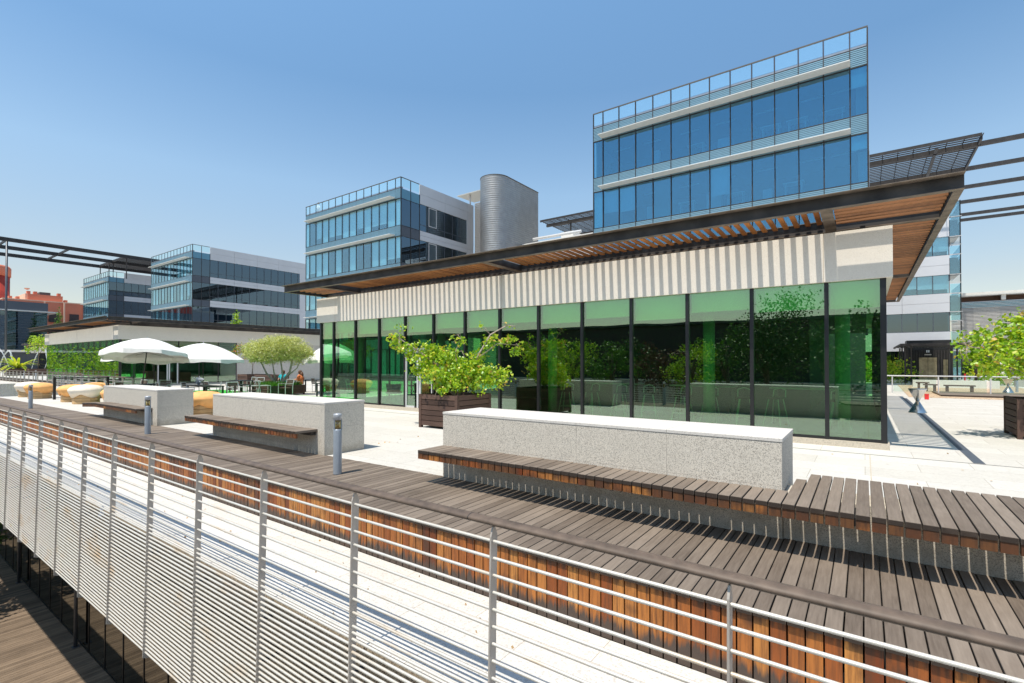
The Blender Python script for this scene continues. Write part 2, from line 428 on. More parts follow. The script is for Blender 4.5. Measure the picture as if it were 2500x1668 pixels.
# ------------------------------------------------------------------ ground, plaza, deck, walkway
PB = lambda x: 5.73 + (x + 5.4) * .0141           # back edge of the timber deck
struct(MB().poly([(-1500, -1500, -12), (1500, -1500, -12), (1500, 1500, -12), (-1500, 1500, -12)]).build('ground', 'concrete'))
struct(MB().prism([(-150, PB(-150) + 3), (-60, PB(-60)), (1.5, PB(1.5)), (60, PB(1.5)), (60, 260), (-150, 260)], -1.3, 0).build('plaza', 'plaza_stone'))
struct(box(-60, 14, 2.715, 3.975, -1.06, -.6).build('walkway', 'walk_stone'))
struct(box(-60, 14, 2.69, 2.713, -1.06, -.615).build('walkway_edge', 'slab_stone'))
deck = MB(); side = MB(); x = -62.0; i = 0
while x < 2.2:
    wd = .1005 + random.uniform(-.0015, .0015)
    j = random.uniform(-.0018, .0018)
    deck.box(x, x + wd, 3.955 + random.uniform(-.004, .004), PB(x), -.045, .004 + j)
    side.box(x + .001, x + wd - .001, 3.98 + random.uniform(-.003, .003), 4.02, -.598, -.047)
    x += .1105; i += 1
struct(deck.build('timber_deck', 'deck_wood', bevel=.003, seg=1))
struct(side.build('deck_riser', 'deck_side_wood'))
struct(box(-62, 2.2, 4.03, PB(-62), -.6, -.3).build('deck_base', 'black'))
# joints, drain and painted beam shadow in the plaza paving
struct(box(-20, 12, 11.93, 11.955, 0, .004).build('paving_joint', 'cap_dark'))
struct(box(.07, .085, 6.8, 11.93, 0, .004).build('paving_joint', 'plinth_stone'))
struct(box(1.58, 1.74, 12.0, 32, 0, .006).build('drain_shadow_strip', 'slate'))  # drain grate and the canopy side beam's shadow, both put into this dark strip
struct(MB().poly([(-60, PB(-60) + .05, .004), (-37.2, 5.45, .004), (-36.6, 8.6, .004), (-60, 9.6, .004)]).build('pond_water', 'water'))
struct(box(-100, -37, 10.5, 10.8, .0, .35).build('timber_kerb', 'deck_side_wood'))
struct(MB().prism([(1.9, 33.2), (9, 33.2), (9, 52), (2.2, 52)], 0, .02).build('gravel_bed', 'gravel'))
struct(MB().prism([(3.3, 34.6), (12, 34.6), (12, 38.8), (3.3, 38.8)], .02, .10).build('timber_platform', 'deck_wood'))
# ------------------------------------------------------------------ lower level
lz = -10.1
lower = MB(); x = -60
while x < -5:
    lower.box(x, x + .178, -6, 6.40, lz - .05, lz + random.uniform(-.002, .002)); x += .188
struct(lower.build('lower_deck', 'lower_wood'))
struct(box(-60, 14, -6.2, 13, lz - .4, lz - .055).build('lower_floor', 'black'))
u = thing('undercroft_facade', 'dark reflecting glass storey under the walkway, seen behind the tube railing', 'glass wall', (-20, 6.4, lz))
for k in range(24):
    x0 = -60 + k * 2.0
    box(x0 + .03, x0 + 1.97, 6.42, 6.43, lz + .06, -1.5).build('pane', 'glass_lower', u)
    box(x0 - .03, x0 + .03, 6.40, 6.47, lz, -1.51).build('mullion', 'mullion_black', u)
box(-60, -12, 6.41, 6.45, lz + .001, lz + .06).build('sill', 'mullion_black', u)
box(-60, -12, 9.0, 9.1, lz, -1.51).build('back_wall', 'core_dark', u)
b = thing('walkway_beam', 'pale stained concrete edge beam behind the dense lower tubes', 'beam', (-20, 2.8, -1.5))
box(-60, 14, 2.75, 2.95, -2.1, -1.16).build('face', 'slab_stone', b)
box(-60, 14, 2.951, 14, -1.5, -1.31).build('soffit', 'concrete', b)
for k, x in enumerate((-47.6, -37.3, -26.95, -16.6)):
    c = thing('steel_column', 'dark steel tube column %s under the walkway' % ['farthest left', 'beyond the shaded planks', 'nearest the sunlit planks', 'hidden behind the tubes'][k], 'column', (x, 6.22, lz), 'columns under the walkway')
    MB().tube([(x, 6.22, lz), (x, 6.22, -1.5)], .065, 12).build('shaft', 'steel_pole', c, True)
    box(x - .13, x + .13, 6.1, 6.34, lz + .002, lz + .02).build('base_plate', 'steel_pole', c)

# ------------------------------------------------------------------ foreground tube railing
rl = thing('tube_railing', 'metal railing with brown round handrail and dense horizontal tubes, crossing the foreground', 'railing', (-10, 2.55, -.6))
RY = lambda D: 2.60 - .02 * (D - 1.05)
XL, XR = -46.0, 3.6
m = MB(); nk = 60
for k in range(nk + 1):
    for q in range(18):
        a = 2 * math.pi * q / 18; m.v.append((XL + k * (XR - XL) / nk, RY(1.055) + .049 * math.cos(a), .745 + .025 * math.sin(a)))
for k in range(nk):
    for q in range(18): m.f.append((k * 18 + q, (k + 1) * 18 + q, (k + 1) * 18 + (q + 1) % 18, k * 18 + (q + 1) % 18))
m.build('handrail', 'handrail_wood', rl, True)
for x in (-14.0, -8.1, -2.2):
    m = MB()
    for xx in (x - .003, x + .003):
        for q in range(18): a = 2 * math.pi * q / 18; m.v.append((xx, RY(1.055) + .0496 * math.cos(a), .745 + .0256 * math.sin(a)))
    for q in range(18): m.f.append((q, 18 + q, 18 + (q + 1) % 18, (q + 1) % 18))
    m.build('sleeve', 'black', rl, True)
ds = [1.055 + .128 + .1115 * k for k in range(10)]
D = 2.186 + .053
while D < 3.90: ds.append(D); D += .053
for k, D in enumerate(ds):
    y = RY(D) - .004; r_ = .0112 if k < 10 else .0115
    MB().tube([(XL + q * (XR - XL) / 40, y + random.uniform(-.001, .001), 1.8 - D) for q in range(41)], r_, 8).build('tube', 'rod_metal', rl, True)
k = -2
while -.545 - 1.466 * k > XL:
    x = -.545 - 1.466 * k; k += 1
    y0, y1 = RY(1.09), RY(3.98)
    z0, z1 = 1.8 - 3.98, 1.8 - 1.09
    m = MB(); hw = .034
    # side profile in yz with chamfered head
    pts = [(y1 - hw, z0 + .03), (y1 + hw, z0), (y0 + hw, z1 - .06), (y0 + .012, z1), (y0 - .012, z1), (y0 - hw, z1 - .06)]
    m.prism_x(pts, x - .006, x + .006).build('post', 'post_metal', rl)
    for zz in (-.78, -1.2): MB().tube([(x, 2.58, zz), (x, 2.76, zz)], .018, 8).build('bracket', 'steel_pole', rl)
lit = MB()
for q in range(7):
    a0 = q * .9; lit.poly([(-10.05 + .05 * math.cos(a0), 2.62 + .02 * math.sin(a0 * 2), -.50 - .02 * q), (-9.98 + .03 * math.cos(a0 * 1.7), 2.64, -.52 - .025 * q), (-10.02, 2.60 + .03 * math.sin(a0), -.63 - .01 * q), (-10.09, 2.63, -.57)])
tag(lit.build('plastic_bag', 'paper'), 'small crumpled white plastic bag caught behind the railing tubes', 'litter')

# ------------------------------------------------------------------ granite blocks and benches
nm = ['farthest granite block, in front of the round seats', 'middle granite block beside the tall bollard', 'nearest and longest granite block, behind the long bench']
blocks = [(-21.0, -16.37, 5.52), (-13.2, -8.50, 5.64), (-5.42, -.69, 5.70)]
for k, (x0, x1, y0) in enumerate(blocks):
    t_ = thing('granite_block', 'speckled pale %s' % nm[k], 'stone wall', ((x0 + x1) / 2, y0, 0), 'granite blocks along the deck')
    m = MB(); n = 4
    for q in range(n):
        a = x0 + (x1 - x0) * q / n; b_ = x0 + (x1 - x0) * (q + 1) / n
        for (za, zb) in ((0, .53), (.532, .985)):
            m.box(a + (.001 if q else 0), b_ - (.001 if q < n - 1 else 0), y0, y0 + .93, za, zb)
    m.build('body', 'granite', t_)
    m = MB()
    for q in range(n):
        a = x0 + (x1 - x0) * q / n; b_ = x0 + (x1 - x0) * (q + 1) / n
        m.box(a - (.006 if q == 0 else -.001), b_ + (.006 if q == n - 1 else -.001), y0 - .006, y0 + .936, .987, 1.025)
    m.build('coping', 'granite_top', t_, bevel=.004)
bn = ['farthest timber bench, with sagging left end, before the far granite block', 'middle timber bench before the middle granite block', 'long timber bench running out of the picture past the nearest granite block']
for k, (xa, xb, yb, bx0, bx1, by) in enumerate([(-21.6, -16.7, 5.10, *blocks[0]), (-13.62, -8.74, 5.17, *blocks[1]), (-5.42, 4.4, 5.155, *blocks[2])]):
    t_ = thing('timber_bench', bn[k], 'bench', ((xa + xb) / 2, yb, 0), 'timber benches along the deck')
    m = MB(); s_ = MB(); x = xa
    while x < xb - .05:
        wd = .099
        ye = by if (bx0 - .05 < x < bx1 - .02) else (6.72 if k == 2 and x > bx1 else by)
        if k == 2 and bx1 - .12 < x <= bx1 + .12: ye = by - .004 if x < bx1 else 6.35
        j = random.uniform(-.0025, .0025)
        sag = -.05 * max(0, (-20.4 - x)) if k == 0 else 0
        m.box(x, x + wd, yb + random.uniform(-.004, .004), ye, .455 + sag, .50 + j + sag)
        s_.box(x + .001, x + wd - .001, yb + .006, yb + .05, .372 + sag, .454 + sag)
        x += .1115
    m.build('seat', 'deck_wood', t_, bevel=.003, seg=1)
    box(xa + .3, (bx1 - .1 if k == 2 else xb - .05), by - .11, by - .004, .38, .452).build('bearer', 'steel_dark', t_)
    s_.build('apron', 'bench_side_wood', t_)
    if k == 2:
        box(bx1 + .005, xb, by + .03, by + .5, 0, .452).build('support', 'granite', t_)
    for q in range(int((xb - xa) / 1.2)):
        box(xa + .5 + q * 1.2, xa + .56 + q * 1.2, yb + .06, by - .112, .38, .453).build('bracket', 'steel_dark', t_)

# ------------------------------------------------------------------ bollards
def bollard(x, y, h, label, grp):
    t_ = thing('bollard_light', label, 'bollard', (x, y, 0), grp)
    r = .066; k = h / .97
    MB().lathe([(r * .98, 0), (r, .02), (r, .70 * k), (r * .96, .715 * k)], x, y, 20).build('post', 'bollard_paint', t_, True)
    MB().lathe([(r * 1.02, .86 * k), (r * 1.02, .945 * k), (r * .96, .958 * k), (.005, .966 * k)], x, y, 20).build('cap', 'bollard_top', t_, True)
    MB().lathe([(r * .82, .715 * k), (r * .82, .86 * k)], x, y, 16).build('lens', 'lamp_glass', t_, True)
    MB().lathe([(.045, .72 * k), (.012, .79 * k), (.012, .80 * k), (.05, .855 * k)], x, y, 16).build('reflector', 'brass', t_, True)
    for a in (.6, 2.7, 4.75):
        cx, cy = x + r * .93 * math.cos(a), y + r * .93 * math.sin(a)
        box(cx - .008, cx + .008, cy - .008, cy + .008, .71 * k, .865 * k).build('strut', 'bollard_paint', t_)
    return t_
bollard(-6.92, 4.83, .99, 'grey bollard light on the deck beside the middle granite block, nearest of the deck row', 'bollards on the timber deck')
bollard(-14.68, 4.75, .97, 'grey bollard light on the deck in front of the far granite block', 'bollards on the timber deck')
bollard(-26.62, 4.72, .95, 'grey bollard light on the deck before the round seats at far left', 'bollards on the timber deck')
bollard(-72.3, 12.3, .98, 'distant grey bollard before the dark planters, left one of the pair', 'distant bollards')
bollard(-71.2, 13.0, .98, 'distant grey bollard beside the fountain, right one of the pair', 'distant bollards')
bollard(7.5, 42.0, .98, 'grey bollard behind the glass barrier, left of the planter tree', 'distant bollards')
bollard(7.9, 35.5, .98, 'grey bollard at the right edge beyond the big planter', 'distant bollards')

# ------------------------------------------------------------------ pavilions
def canopy(t_, X0, X1, b):
    """steel canopy round the pavilion whose fascia runs X0..X1 at Y 12.5"""
    xa, xb = X0 - .98, X1 + .974      # outer lines of the lower flange
    ya, ye = 11.66, 31.6
    z0 = b; z1 = b + .27
    def hbeam_x(y, xs, xe, out, mat='canopy_steel'):
        m = MB().box(xs, xe, y - .006, y + .006, z0 + .012, z1 - .012)
        m.build('front_beam' if y < 12 else 'inner_beam', mat, t_)
        box(xs - .0, xe + .0, y - out, y + .07, z0, z0 + .012).build('flange', 'canopy_edge', t_)
        box(xs - .0, xe + .0, y - out - (.12 if y < 12 else 0), y + .07, z1 - .012, z1).build('flange', 'canopy_edge', t_)
    hbeam_x(ya + .07, xa, xb, .07)
    hbeam_x(13.8, xa + .1, xb - .14, .07)
    for sx in (xa + .07, xb - .07):
        box(sx - .006, sx + .006, ya + .16, ye, z0 + .012, z1 - .012).build('side_beam', 'canopy_steel', t_)
        box(sx - .07, sx + .07, ya + .15, ye, z0, z0 + .0115).build('flange', 'canopy_edge', t_)
        box(sx - .08, sx + .08, ya + .16, ye, z1 - .0115, z1).build('flange', 'canopy_edge', t_)
    xi = [X0 + 1.6, (X0 + X1) / 2 + .13, X1 - 1.1]
    for x in xi:
        box(x - .006, x + .006, ya + .09, 13.78, z0 + .012, z1 - .03).build('cross_beam', 'canopy_steel', t_)
        box(x - .11, x + .11, ya + .15, 13.72, z0 + .001, z0 + .012).build('flange', 'canopy_edge', t_)
    # slats along Y in the two long bays
    for a, c in ((xi[0], xi[1]), (xi[1], xi[2])):
        m = MB(); x = a + .27
        while x < c - .2:
            m.box(x - .052, x + .052, ya + .15, 13.73, z0 + .19, z0 + .24); x += .2325
        m.build('slat_panel', 'slat_wood', t_)
    # slats along X in the corner panels and down the sides
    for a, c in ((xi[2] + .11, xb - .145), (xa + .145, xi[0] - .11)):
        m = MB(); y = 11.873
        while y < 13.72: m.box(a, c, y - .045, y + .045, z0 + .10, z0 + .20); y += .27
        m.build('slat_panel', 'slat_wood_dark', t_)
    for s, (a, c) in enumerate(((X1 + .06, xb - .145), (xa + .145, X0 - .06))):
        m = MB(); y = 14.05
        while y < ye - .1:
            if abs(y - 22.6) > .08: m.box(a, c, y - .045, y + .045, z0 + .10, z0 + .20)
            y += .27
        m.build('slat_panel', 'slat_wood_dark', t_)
        for y in (22.6, 31.5): 
            box(a, c, y - .006, y + .006, z0 + .014, z1 - .03).build('cross_beam', 'canopy_steel', t_)
            box(a, c, y - .06, y + .06, z0 + .002, z0 + .013).build('flange', 'canopy_edge', t_)
    for sx in (X1 - .15, X0 + .15): box(sx - .04, sx + .04, 13.95, ye, 4.5, z1 - .05).build('inner_side_beam', 'canopy_steel', t_)
    box(X0 + .3, X1 - .3, 14.0, 14.08, 4.5, z0 + .2).build('upstand', 'canopy_steel', t_)
    m = MB()
    for y in (13.6, 17, 20, 23, 26, 29, 31.4):
        for x in (X0 + .5, X1 - .5): m.box(x - .05, x + .05, y - .05, y + .05, 4.5, z0)
    m.build('bearing_post', 'canopy_steel', t_)

def pavilion(X0, X1, label, solid_from=None, b=4.88, back=31.0, interior=True, doors=()):
    t_ = thing('glass_pavilion', label, 'pavilion', ((X0 + X1) / 2, 12.5, 0), 'glass cafe pavilions')
    YF, YG = 12.67, 12.8; zb, zt = 3.559, 4.618
    gx0, gx1 = X0 + .12, X1 - .12
    # fascia: four sides
    box(X0, X1, YF, YF + .12, zb, zt).build('fascia', 'fascia_stone', t_)
    box(X1 - .1, X1, YF + .121, back, zb, zt).build('fascia', 'fascia_stone', t_)
    box(X0, X0 + .1, YF + .121, back, zb, zt).build('fascia', 'fascia_stone', t_)
    box(X0 + .101, X1 - .101, back - .1, back, zb, zt).build('fascia', 'fascia_stone', t_)
    m = MB()
    for x in ((X0 + X1) / 2 + .13, X0 + 1.35, X1 - 1.2): m.box(x - .006, x + .006, YF - .003, YF, zb, zt)
    m.build('fascia_joint', 'plinth_stone', t_)
    box(X0 + .1005, X1 - .1005, YF + .1205, back - .1005, 3.70, 3.82).build('soffit', 'fascia_stone', t_)
    box(X0 + .101, X1 - .101, YF + .1205, back - .101, 4.30, 4.5).build('roof', 'concrete', t_)
    # plinth and floor
    box(gx0 - .05, gx1 + .05, YG - .07, back - .3, 0, .13).build('plinth', 'plinth_stone', t_)
    if interior: box(gx0 + .05, gx1 - .05, YG + .08, back - .5, .131, .15).build('floor', 'dark_floor', t_)
    # mullions/panes along the front
    xs = [gx0 + .965]
    while xs[-1] + 1.4965 < gx1 - .6: xs.append(xs[-1] + 1.4965)
    edges = [gx0] + xs + [gx1]
    for a, c in zip(edges[:-1], edges[1:]):
        dr = any(d0 < (a + c) / 2 < d1 for d0, d1 in doors)
        if dr:
            MB().box(a + .09, c - .09, YG, YG + .012, 2.35, 3.60).build('pane', 'glass_green', t_)
            d = box(a + .02, c - .02, YG - .03, YG + .05, 2.2, 2.34).build('door_frame', 'alu_white', t_)
            for xx in (a + .02, (a + c) / 2 - .1, (a + c) / 2 + .02, c - .10):
                box(xx, xx + .085, YG - .03, YG + .05, .03, 2.199).build('stile', 'alu_white', d)
            for xx in (a + .105, (a + c) / 2 + .105):
                box(xx, xx + .42, YG - .028, YG + .048, .03, .20).build('kick_rail', 'alu_white', d)
                box(xx, xx + .42, YG, YG + .01, .201, 2.199).build('pane', 'glass_green', d)
            MB().tube([((a + c) / 2 + .06, YG - .07, 1.0), ((a + c) / 2 + .06, YG - .07, 1.25)], .012).build('handle', 'chrome', d)
        else:
            box(a + .022, c - .022, YG, YG + .012, .195, 3.60).build('pane', 'glass_green', t_)
    for x in edges:
        hw = .0375 if x not in (gx0, gx1) else .045
        x_ = min(max(x, gx0 + hw), gx1 - hw)
        box(x_ - hw * 1.05, x_ + hw * 1.05, YG + (.013 if solid_from else -.05), YG + .10, .131, 3.699).build('mullion', 'mullion_black', t_)
    box(gx0, gx1, YG - .02, YG + .05, .1315, .19).build('sill', 'mullion_black', t_)
    box(gx0, gx1, YG - .02, YG + .05, 3.601, 3.699).build('head', 'mullion_black', t_)
    # the two glazed ends
    for sx, sg in ((gx1, 1), (gx0, -1)):
        y = YG + .12; q = 0
        while y < back - 1.8:
            y2 = y + (.78 if q == 0 else 1.5)
            if solid_from and sg == 1 and y > solid_from:
                box(sx - .06, sx - .01, y, back - .4, .131, 3.699).build('wall', 'pale_wall', t_); break
            if solid_from and sg == 1 and 15.1 < y < 16.5:
                fr = box(sx - .05, sx + .01, y + .02, y2 - .02, 2.2, 2.3).build('door_frame', 'alu_white', t_)
                for yy in (y + .02, y + .66, y + .8, y2 - .12): box(sx - .05, sx + .01, yy, yy + .09, .09, 2.199).build('stile', 'alu_white', fr)
                box(sx - .03, sx - .02, y + .12, y2 - .14, .1, 2.19).build('pane', 'glass_clear_green', fr)
                box(sx - .03, sx - .02, y + .03, y2 - .03, 2.31, 3.64).build('pane', 'glass_green', t_)
            else:
                box(sx - .03 * (sg > 0) - .0, sx + .03 * (sg < 0), y + .02, y2 - .02, .195, 3.64).build('pane', 'glass_green' if solid_from else 'glass_clear_green', t_)
            box(sx - .06, sx + .02, y2 - .03, y2 + .03, .131, 3.699).build('mullion', 'mullion_black', t_)
            y = y2; q += 1
    box(gx1 - .075, gx1 + .012, YG - .04, YG + .12, .132, 3.698).build('corner_post', 'mullion_black', t_)
    if interior:
        rb2 = random.Random(int(X0))
        for a, c in zip(edges[:-1], edges[1:]):
            box(a + .06, c - .06, YG + .13, YG + .135, 2.98 + rb2.choice((0, -.03, .02, .05, .10)), 3.60).build('roller_blind', 'shade_fabric', t_)
        box(gx0 + .3, gx1 - .3, YG + 1.5, back - .6, 3.30, 3.36).build('ceiling', 'ceiling', t_)
        box(gx0 + .3, gx1 - .3, YG + 1.44, YG + 1.498, 3.0, 3.69).build('bulkhead', 'ceiling', t_)
        box(X0 + 5.0, X1 - 2, 19.5, 27, .1, 3.29).build('service_core', 'core_dark', t_)
        for x in (X0 + 1.5, X0 + 6.4, X0 + 11.4, X0 + 16.3, X1 - .9):
            MB().tube([(x, YG + 1.1, .1), (x, YG + 1.1, 3.69)], .15, 20).build('column', 'column_pale', t_, True)
    canopy(t_, X0, X1, b)
    return t_
pavA = pavilion(-19.71, .487, 'single-storey glass pavilion with striped stone fascia and timber-slatted canopy, nearest and largest', doors=((-14.2, -12.5),))
pavB = pavilion(-66.0, -45.05, 'single-storey glass pavilion at left behind the parasols, with a pale solid wall end', solid_from=21.0, interior=True)
pavC = thing('glass_pavilion', 'farthest glass pavilion, half hidden behind the left one beside the fountain', 'pavilion', (-108, 21, 0), 'glass cafe pavilions')
box(-118, -98, 20.9, 38, 3.5, 4.58).build('fascia', 'fascia_stone', pavC); box(-117.4, -98.5, 21.7, 37, 0, 3.49).build('glass_wall', 'glass_lower', pavC); box(-117, -99, 23, 36, 0, 3.48).build('core', 'core_dark', pavC)
box(-119.2, -96.8, 19.9, 39, 4.85, 5.12).build('canopy', 'canopy_steel', pavC)

# bar stools and tables inside the near pavilion
def stool(x, y, rz):
    m = MB()
    for a in (.25, -.25):
        for c in (-.2, .2):
            m.tube([(c * .6, a * .55, .75), (c * 1.15, a, 0)], .014, 6)
    m.tube([(-.2, -.19, .28), (.2, -.19, .28), (.2, .19, .28), (-.2, .19, .28), (-.2, -.19, .28)], .009, 6)
    return m
st_root = None
stools = []
def make_stool():
    t_ = thing('bar_stool', 'x', 'stool', (0, 0, 0), 'bar stools inside the near pavilion')
    stool(0, 0, 0).build('legs', 'alu_white', t_)
    box(-.19, .19, -.19, .19, .75, .79).build('seat', 'black', t_, bevel=.02)
    MB().tube([(-.16, .18, .79), (-.15, .23, .98), (0, .26, 1.03), (.15, .23, .98), (.16, .18, .79)], .014, 6).build('backrest', 'alu_white', t_)
    return t_
proto = make_stool()
spots = [(-8.0, 14.3, .2), (-7.2, 14.5, -.2), (-6.1, 14.2, .1), (-5.3, 14.5, .3), (-4.2, 14.2, -.2), (-3.5, 14.4, 0), (-2.6, 14.3, .25), (-1.9, 14.6, -.3), (-.5, 14.4, .1)]
places = ['behind the planter tree', 'second from the planter tree', 'left of the small round table', 'beside the small round table', 'fourth pane from the corner', 'third pane from the corner, left', 'third pane from the corner, right', 'second pane from the corner', 'in the corner pane']
for k, (x, y, a) in enumerate(spots):
    o = proto if k == 0 else copy_tree(proto)
    o.location = (x, y, .1); o.rotation_euler = (0, 0, a)
    o['label'] = 'black bar stool with thin metal legs inside the glass, ' + places[k]
for k, (x, y) in enumerate(((-6.7, 15.2), (-3.9, 15.2), (-1.2, 15.2))):
    t_ = thing('bar_table', 'high dark bar table inside the near pavilion, %s of three' % ['leftmost', 'middle', 'rightmost'][k], 'table', (x, y, .1), 'bar tables inside the near pavilion')
    box(x - .9, x + .9, y - .3, y + .3, 1.1, 1.14).build('table_top', 'alu_grey', t_)
    for xx in (x - .8, x + .8): box(xx - .03, xx + .03, y - .25, y + .25, .1, 1.1).build('leg', 'black', t_)
def armchair(x, y, rz, label):
    t_ = thing('armchair', label, 'armchair', (0, 0, 0), 'wicker armchairs inside the near pavilion')
    box(-.26, .26, -.26, .24, .40, .47).build('seat', 'wicker', t_, bevel=.02)
    m = MB()
    n = 14; b0 = len(m.v)
    for i in range(n + 1):
        a = R(-20 + 220 * i / n)
        for r, z in ((.27, .38), (.33, .80), (.30, .80), (.24, .40)): m.v.append((r * math.cos(a), r * math.sin(a), z))
    for i in range(n):
        for q in range(4): m.f.append((b0 + i * 4 + q, b0 + i * 4 + (q + 1) % 4, b0 + (i + 1) * 4 + (q + 1) % 4, b0 + (i + 1) * 4 + q))
    m.build('shell', 'wicker', t_, True)
    for sx in (-1, 1):
        for sy in (-1, 1): MB().tube([(sx * .2, sy * .2, .4), (sx * .24, sy * .24, 0)], .012, 6).build('leg', 'chrome', t_)
    t_.location = (x, y, .1); t_.rotation_euler = (0, 0, rz)
armchair(-16.4, 14.2, R(200), 'dark wicker armchair inside the glass, left of the cafe table')
armchair(-14.9, 14.7, R(30), 'dark wicker armchair inside the glass, next to the white door')
armchair(-16.0, 15.4, R(100), 'dark wicker armchair inside the glass, at the back of the cafe table')
t_ = thing('cafe_table', 'low dark table between the wicker armchairs inside the glass', 'table', (-15.7, 14.8, .1))
box(-16.05, -15.35, 14.45, 15.15, .80, .84).build('table_top', 'wicker', t_); MB().tube([(-15.7, 14.8, .1), (-15.7, 14.8, .8)], .03).build('leg', 'black', t_)
t_ = thing('fire_extinguisher', 'red fire extinguisher hanging inside the glass behind the planter tree', 'extinguisher', (-8.35, 14.4, 1.5))
MB().lathe([(.05, 1.35), (.07, 1.38), (.07, 1.78), (.03, 1.86), (.02, 1.9)], -8.35, 14.22, 14).build('cylinder', 'red_paint', t_, True)
MB().tube([(-8.35, 14.22, 1.9), (-8.28, 14.16, 1.95), (-8.24, 14.16, 1.7)], .012).build('hose', 'black', t_)

# ------------------------------------------------------------------ office buildings
def louver_band(m, axis, a0, a1, c, z0, z1, out):
    n = max(3, int((z1 - z0) / .095)); s = (z1 - z0) / n
    for i in range(n):
        z = z0 + (i + .5) * s
        if axis == 'x': m.box(a0, a1, c - out, c, z - s * .27, z + s * .27)
        else: m.box(c, c + out, a0, a1, z - s * .27, z + s * .27)
def office(XR_, label, side_len, blinds, ledge=True, gm='glass_tower_pale', nfl=5, sidewin=None, zmin=0, mw=.022, mm='steel_dark'):
    Y0 = 32.4; X0 = XR_ - 16.2; top = 19.85
    t_ = thing('office_building', label, 'office building', ((X0 + XR_) / 2, Y0, 0), 'glass office blocks in a row')
    xs = [X0, X0 + .78] + [X0 + .78 + 1.218 * k for k in range(1, 13)] 
    xs = [x for x in xs if x < XR_ - .5] + [XR_]
    floors = [(17.8 - 3.67 * k, 15.17 - 3.67 * k) for k in range(nfl)]
    # roof rail, parapet
    box(X0, XR_, Y0 - .03, Y0 + .03, top - .03, top + .04).build('handrail', 'cap_dark', t_)
    box(XR_ - .06, XR_, Y0 + .04, Y0 + 2.46, top - .03, top + .04).build('handrail', 'cap_dark', t_)
    for a, c in zip(xs[:-1], xs[1:]):
        box(a + .05, c - .05, Y0, Y0 + .015, 18.98, top - .04).build('parapet_pane', 'glass_parapet', t_)
    for a, c in ((Y0 + .06, Y0 + 1.2), (Y0 + 1.26, Y0 + 2.44)):
        box(XR_ - .03, XR_ - .015, a, c, 18.98, top - .04).build('parapet_pane', 'glass_parapet', t_)
    box(X0, XR_ - .04, Y0 + .02, Y0 + .3, 18.80, 18.96).build('roof_kerb', 'alu_grey', t_)
    sidex = XR_
    m = MB(); ms = MB(); 
    z_hi = 18.78
    for fi, (zt, zb) in enumerate(floors):
        if zt < zmin: break
        louver_band(m, 'x', X0 + .03, XR_ - .03, Y0 - .001, zt + .03, z_hi, .03)
        z_hi = zb - .03
        for wi, (a, c) in enumerate(zip(xs[:-1], xs[1:])):
            box(a + .03, c - .03, Y0 + .02, Y0 + .032, zb + .02, zt - .02).build('window_pane', gm, t_)
            bl = blinds(fi, wi)
            if bl:
                mat, fr = bl
                box(a + .05, c - .05, Y0 + .12, Y0 + .13, zt - (zt - zb) * fr, zt - .03).build('blind', mat, t_)
    m.build('louver_band', 'louver_blue', t_)
    zl = 18.8; sp = MB()
    for (zt, zb) in floors:
        sp.box(X0 + .02, XR_ - .02, Y0 + .005, Y0 + .018, zt, zl); zl = zb
    sp.build('spandrel', 'louver_blue' if gm == 'glass_tower' else 'spandrel_blue', t_)
    m = MB(); zb_ = floors[-1][1]
    for x in xs: 
        xx = min(max(x, X0 + .03), XR_ - .03); m.box(xx - mw, xx + mw, Y0 - (.05 if mw > .02 else .02), Y0 + .08, zb_, top - .031)
    for (zt, zb) in floors:
        m.box(X0, XR_, Y0 - .02, Y0 + .06, zt - .02, zt + .025); m.box(X0, XR_, Y0 - .02, Y0 + .06, zb - .025, zb + .02)
    m.box(X0, XR_, Y0 - .03, Y0 + .05, 18.78, 18.82)
    m.build('mullions', mm, t_)
    if ledge:
        for (zt, zb) in floors[:nfl - 1]:
            if zt > zmin: MB().prism_x([(Y0 - .72, zt + .13), (Y0 - .06, zt + .10), (Y0 - .06, zt + .22), (Y0 - .72, zt + .17)], X0 + .7, XR_ - .78).build('sunshade', 'sunshade_white', t_)
    # inside: floor plates, back wall
    m = MB()
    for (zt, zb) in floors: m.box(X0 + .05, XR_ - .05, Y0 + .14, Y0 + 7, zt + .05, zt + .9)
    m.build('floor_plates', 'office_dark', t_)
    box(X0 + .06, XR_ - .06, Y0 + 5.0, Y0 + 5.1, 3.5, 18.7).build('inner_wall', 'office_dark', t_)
    box(X0, XR_ - .15, Y0 + .3, Y0 + side_len, 18.5, 18.79).build('roof', 'concrete', t_)
    box(X0 + .0, X0 + .12, Y0 + .35, Y0 + side_len, 0, 18.5).build('rear_wall', 'alu_panel', t_)
    box(X0 + .13, XR_ - .3, Y0 + side_len - .3, Y0 + side_len, 0, 18.5).build('rear_wall', 'alu_panel', t_)
    # right side: two glass modules, then metal panels with window bands
    g = Y0 + 2.48
    sm = MB(); fm = MB()
    for a, c in ((Y0 + .09, Y0 + 1.26), (Y0 + 1.3, g - .03)):
        zl = 18.8
        for (zt, zb) in floors:
            box(sidex - .03, sidex - .018, a, c, zb + .02, zt - .02).build('side_pane', 'glass_side', t_)
            box(sidex - .04, sidex - .012, a, c, zt + .03, zl - .03).build('side_spandrel', 'spandrel_blue' if zt > 17 else 'slate', t_); zl = zb
    for y in (Y0 + .05, Y0 + 1.28, g): fm.box(sidex - .06, sidex + .012, y - .03, y + .03, zb_, 19.8 if y < g else 18.8)
    for (zt, zb) in floors:
        for z in (zt, zb): fm.box(sidex - .05, sidex + .008, Y0 + .09, g - .03, z - .02, z + .02)
    fm.build('side_mullions', 'steel_dark', t_)
    yb = Y0 + side_len; zl = 19.86; wend = sidewin or (yb - 1.1)
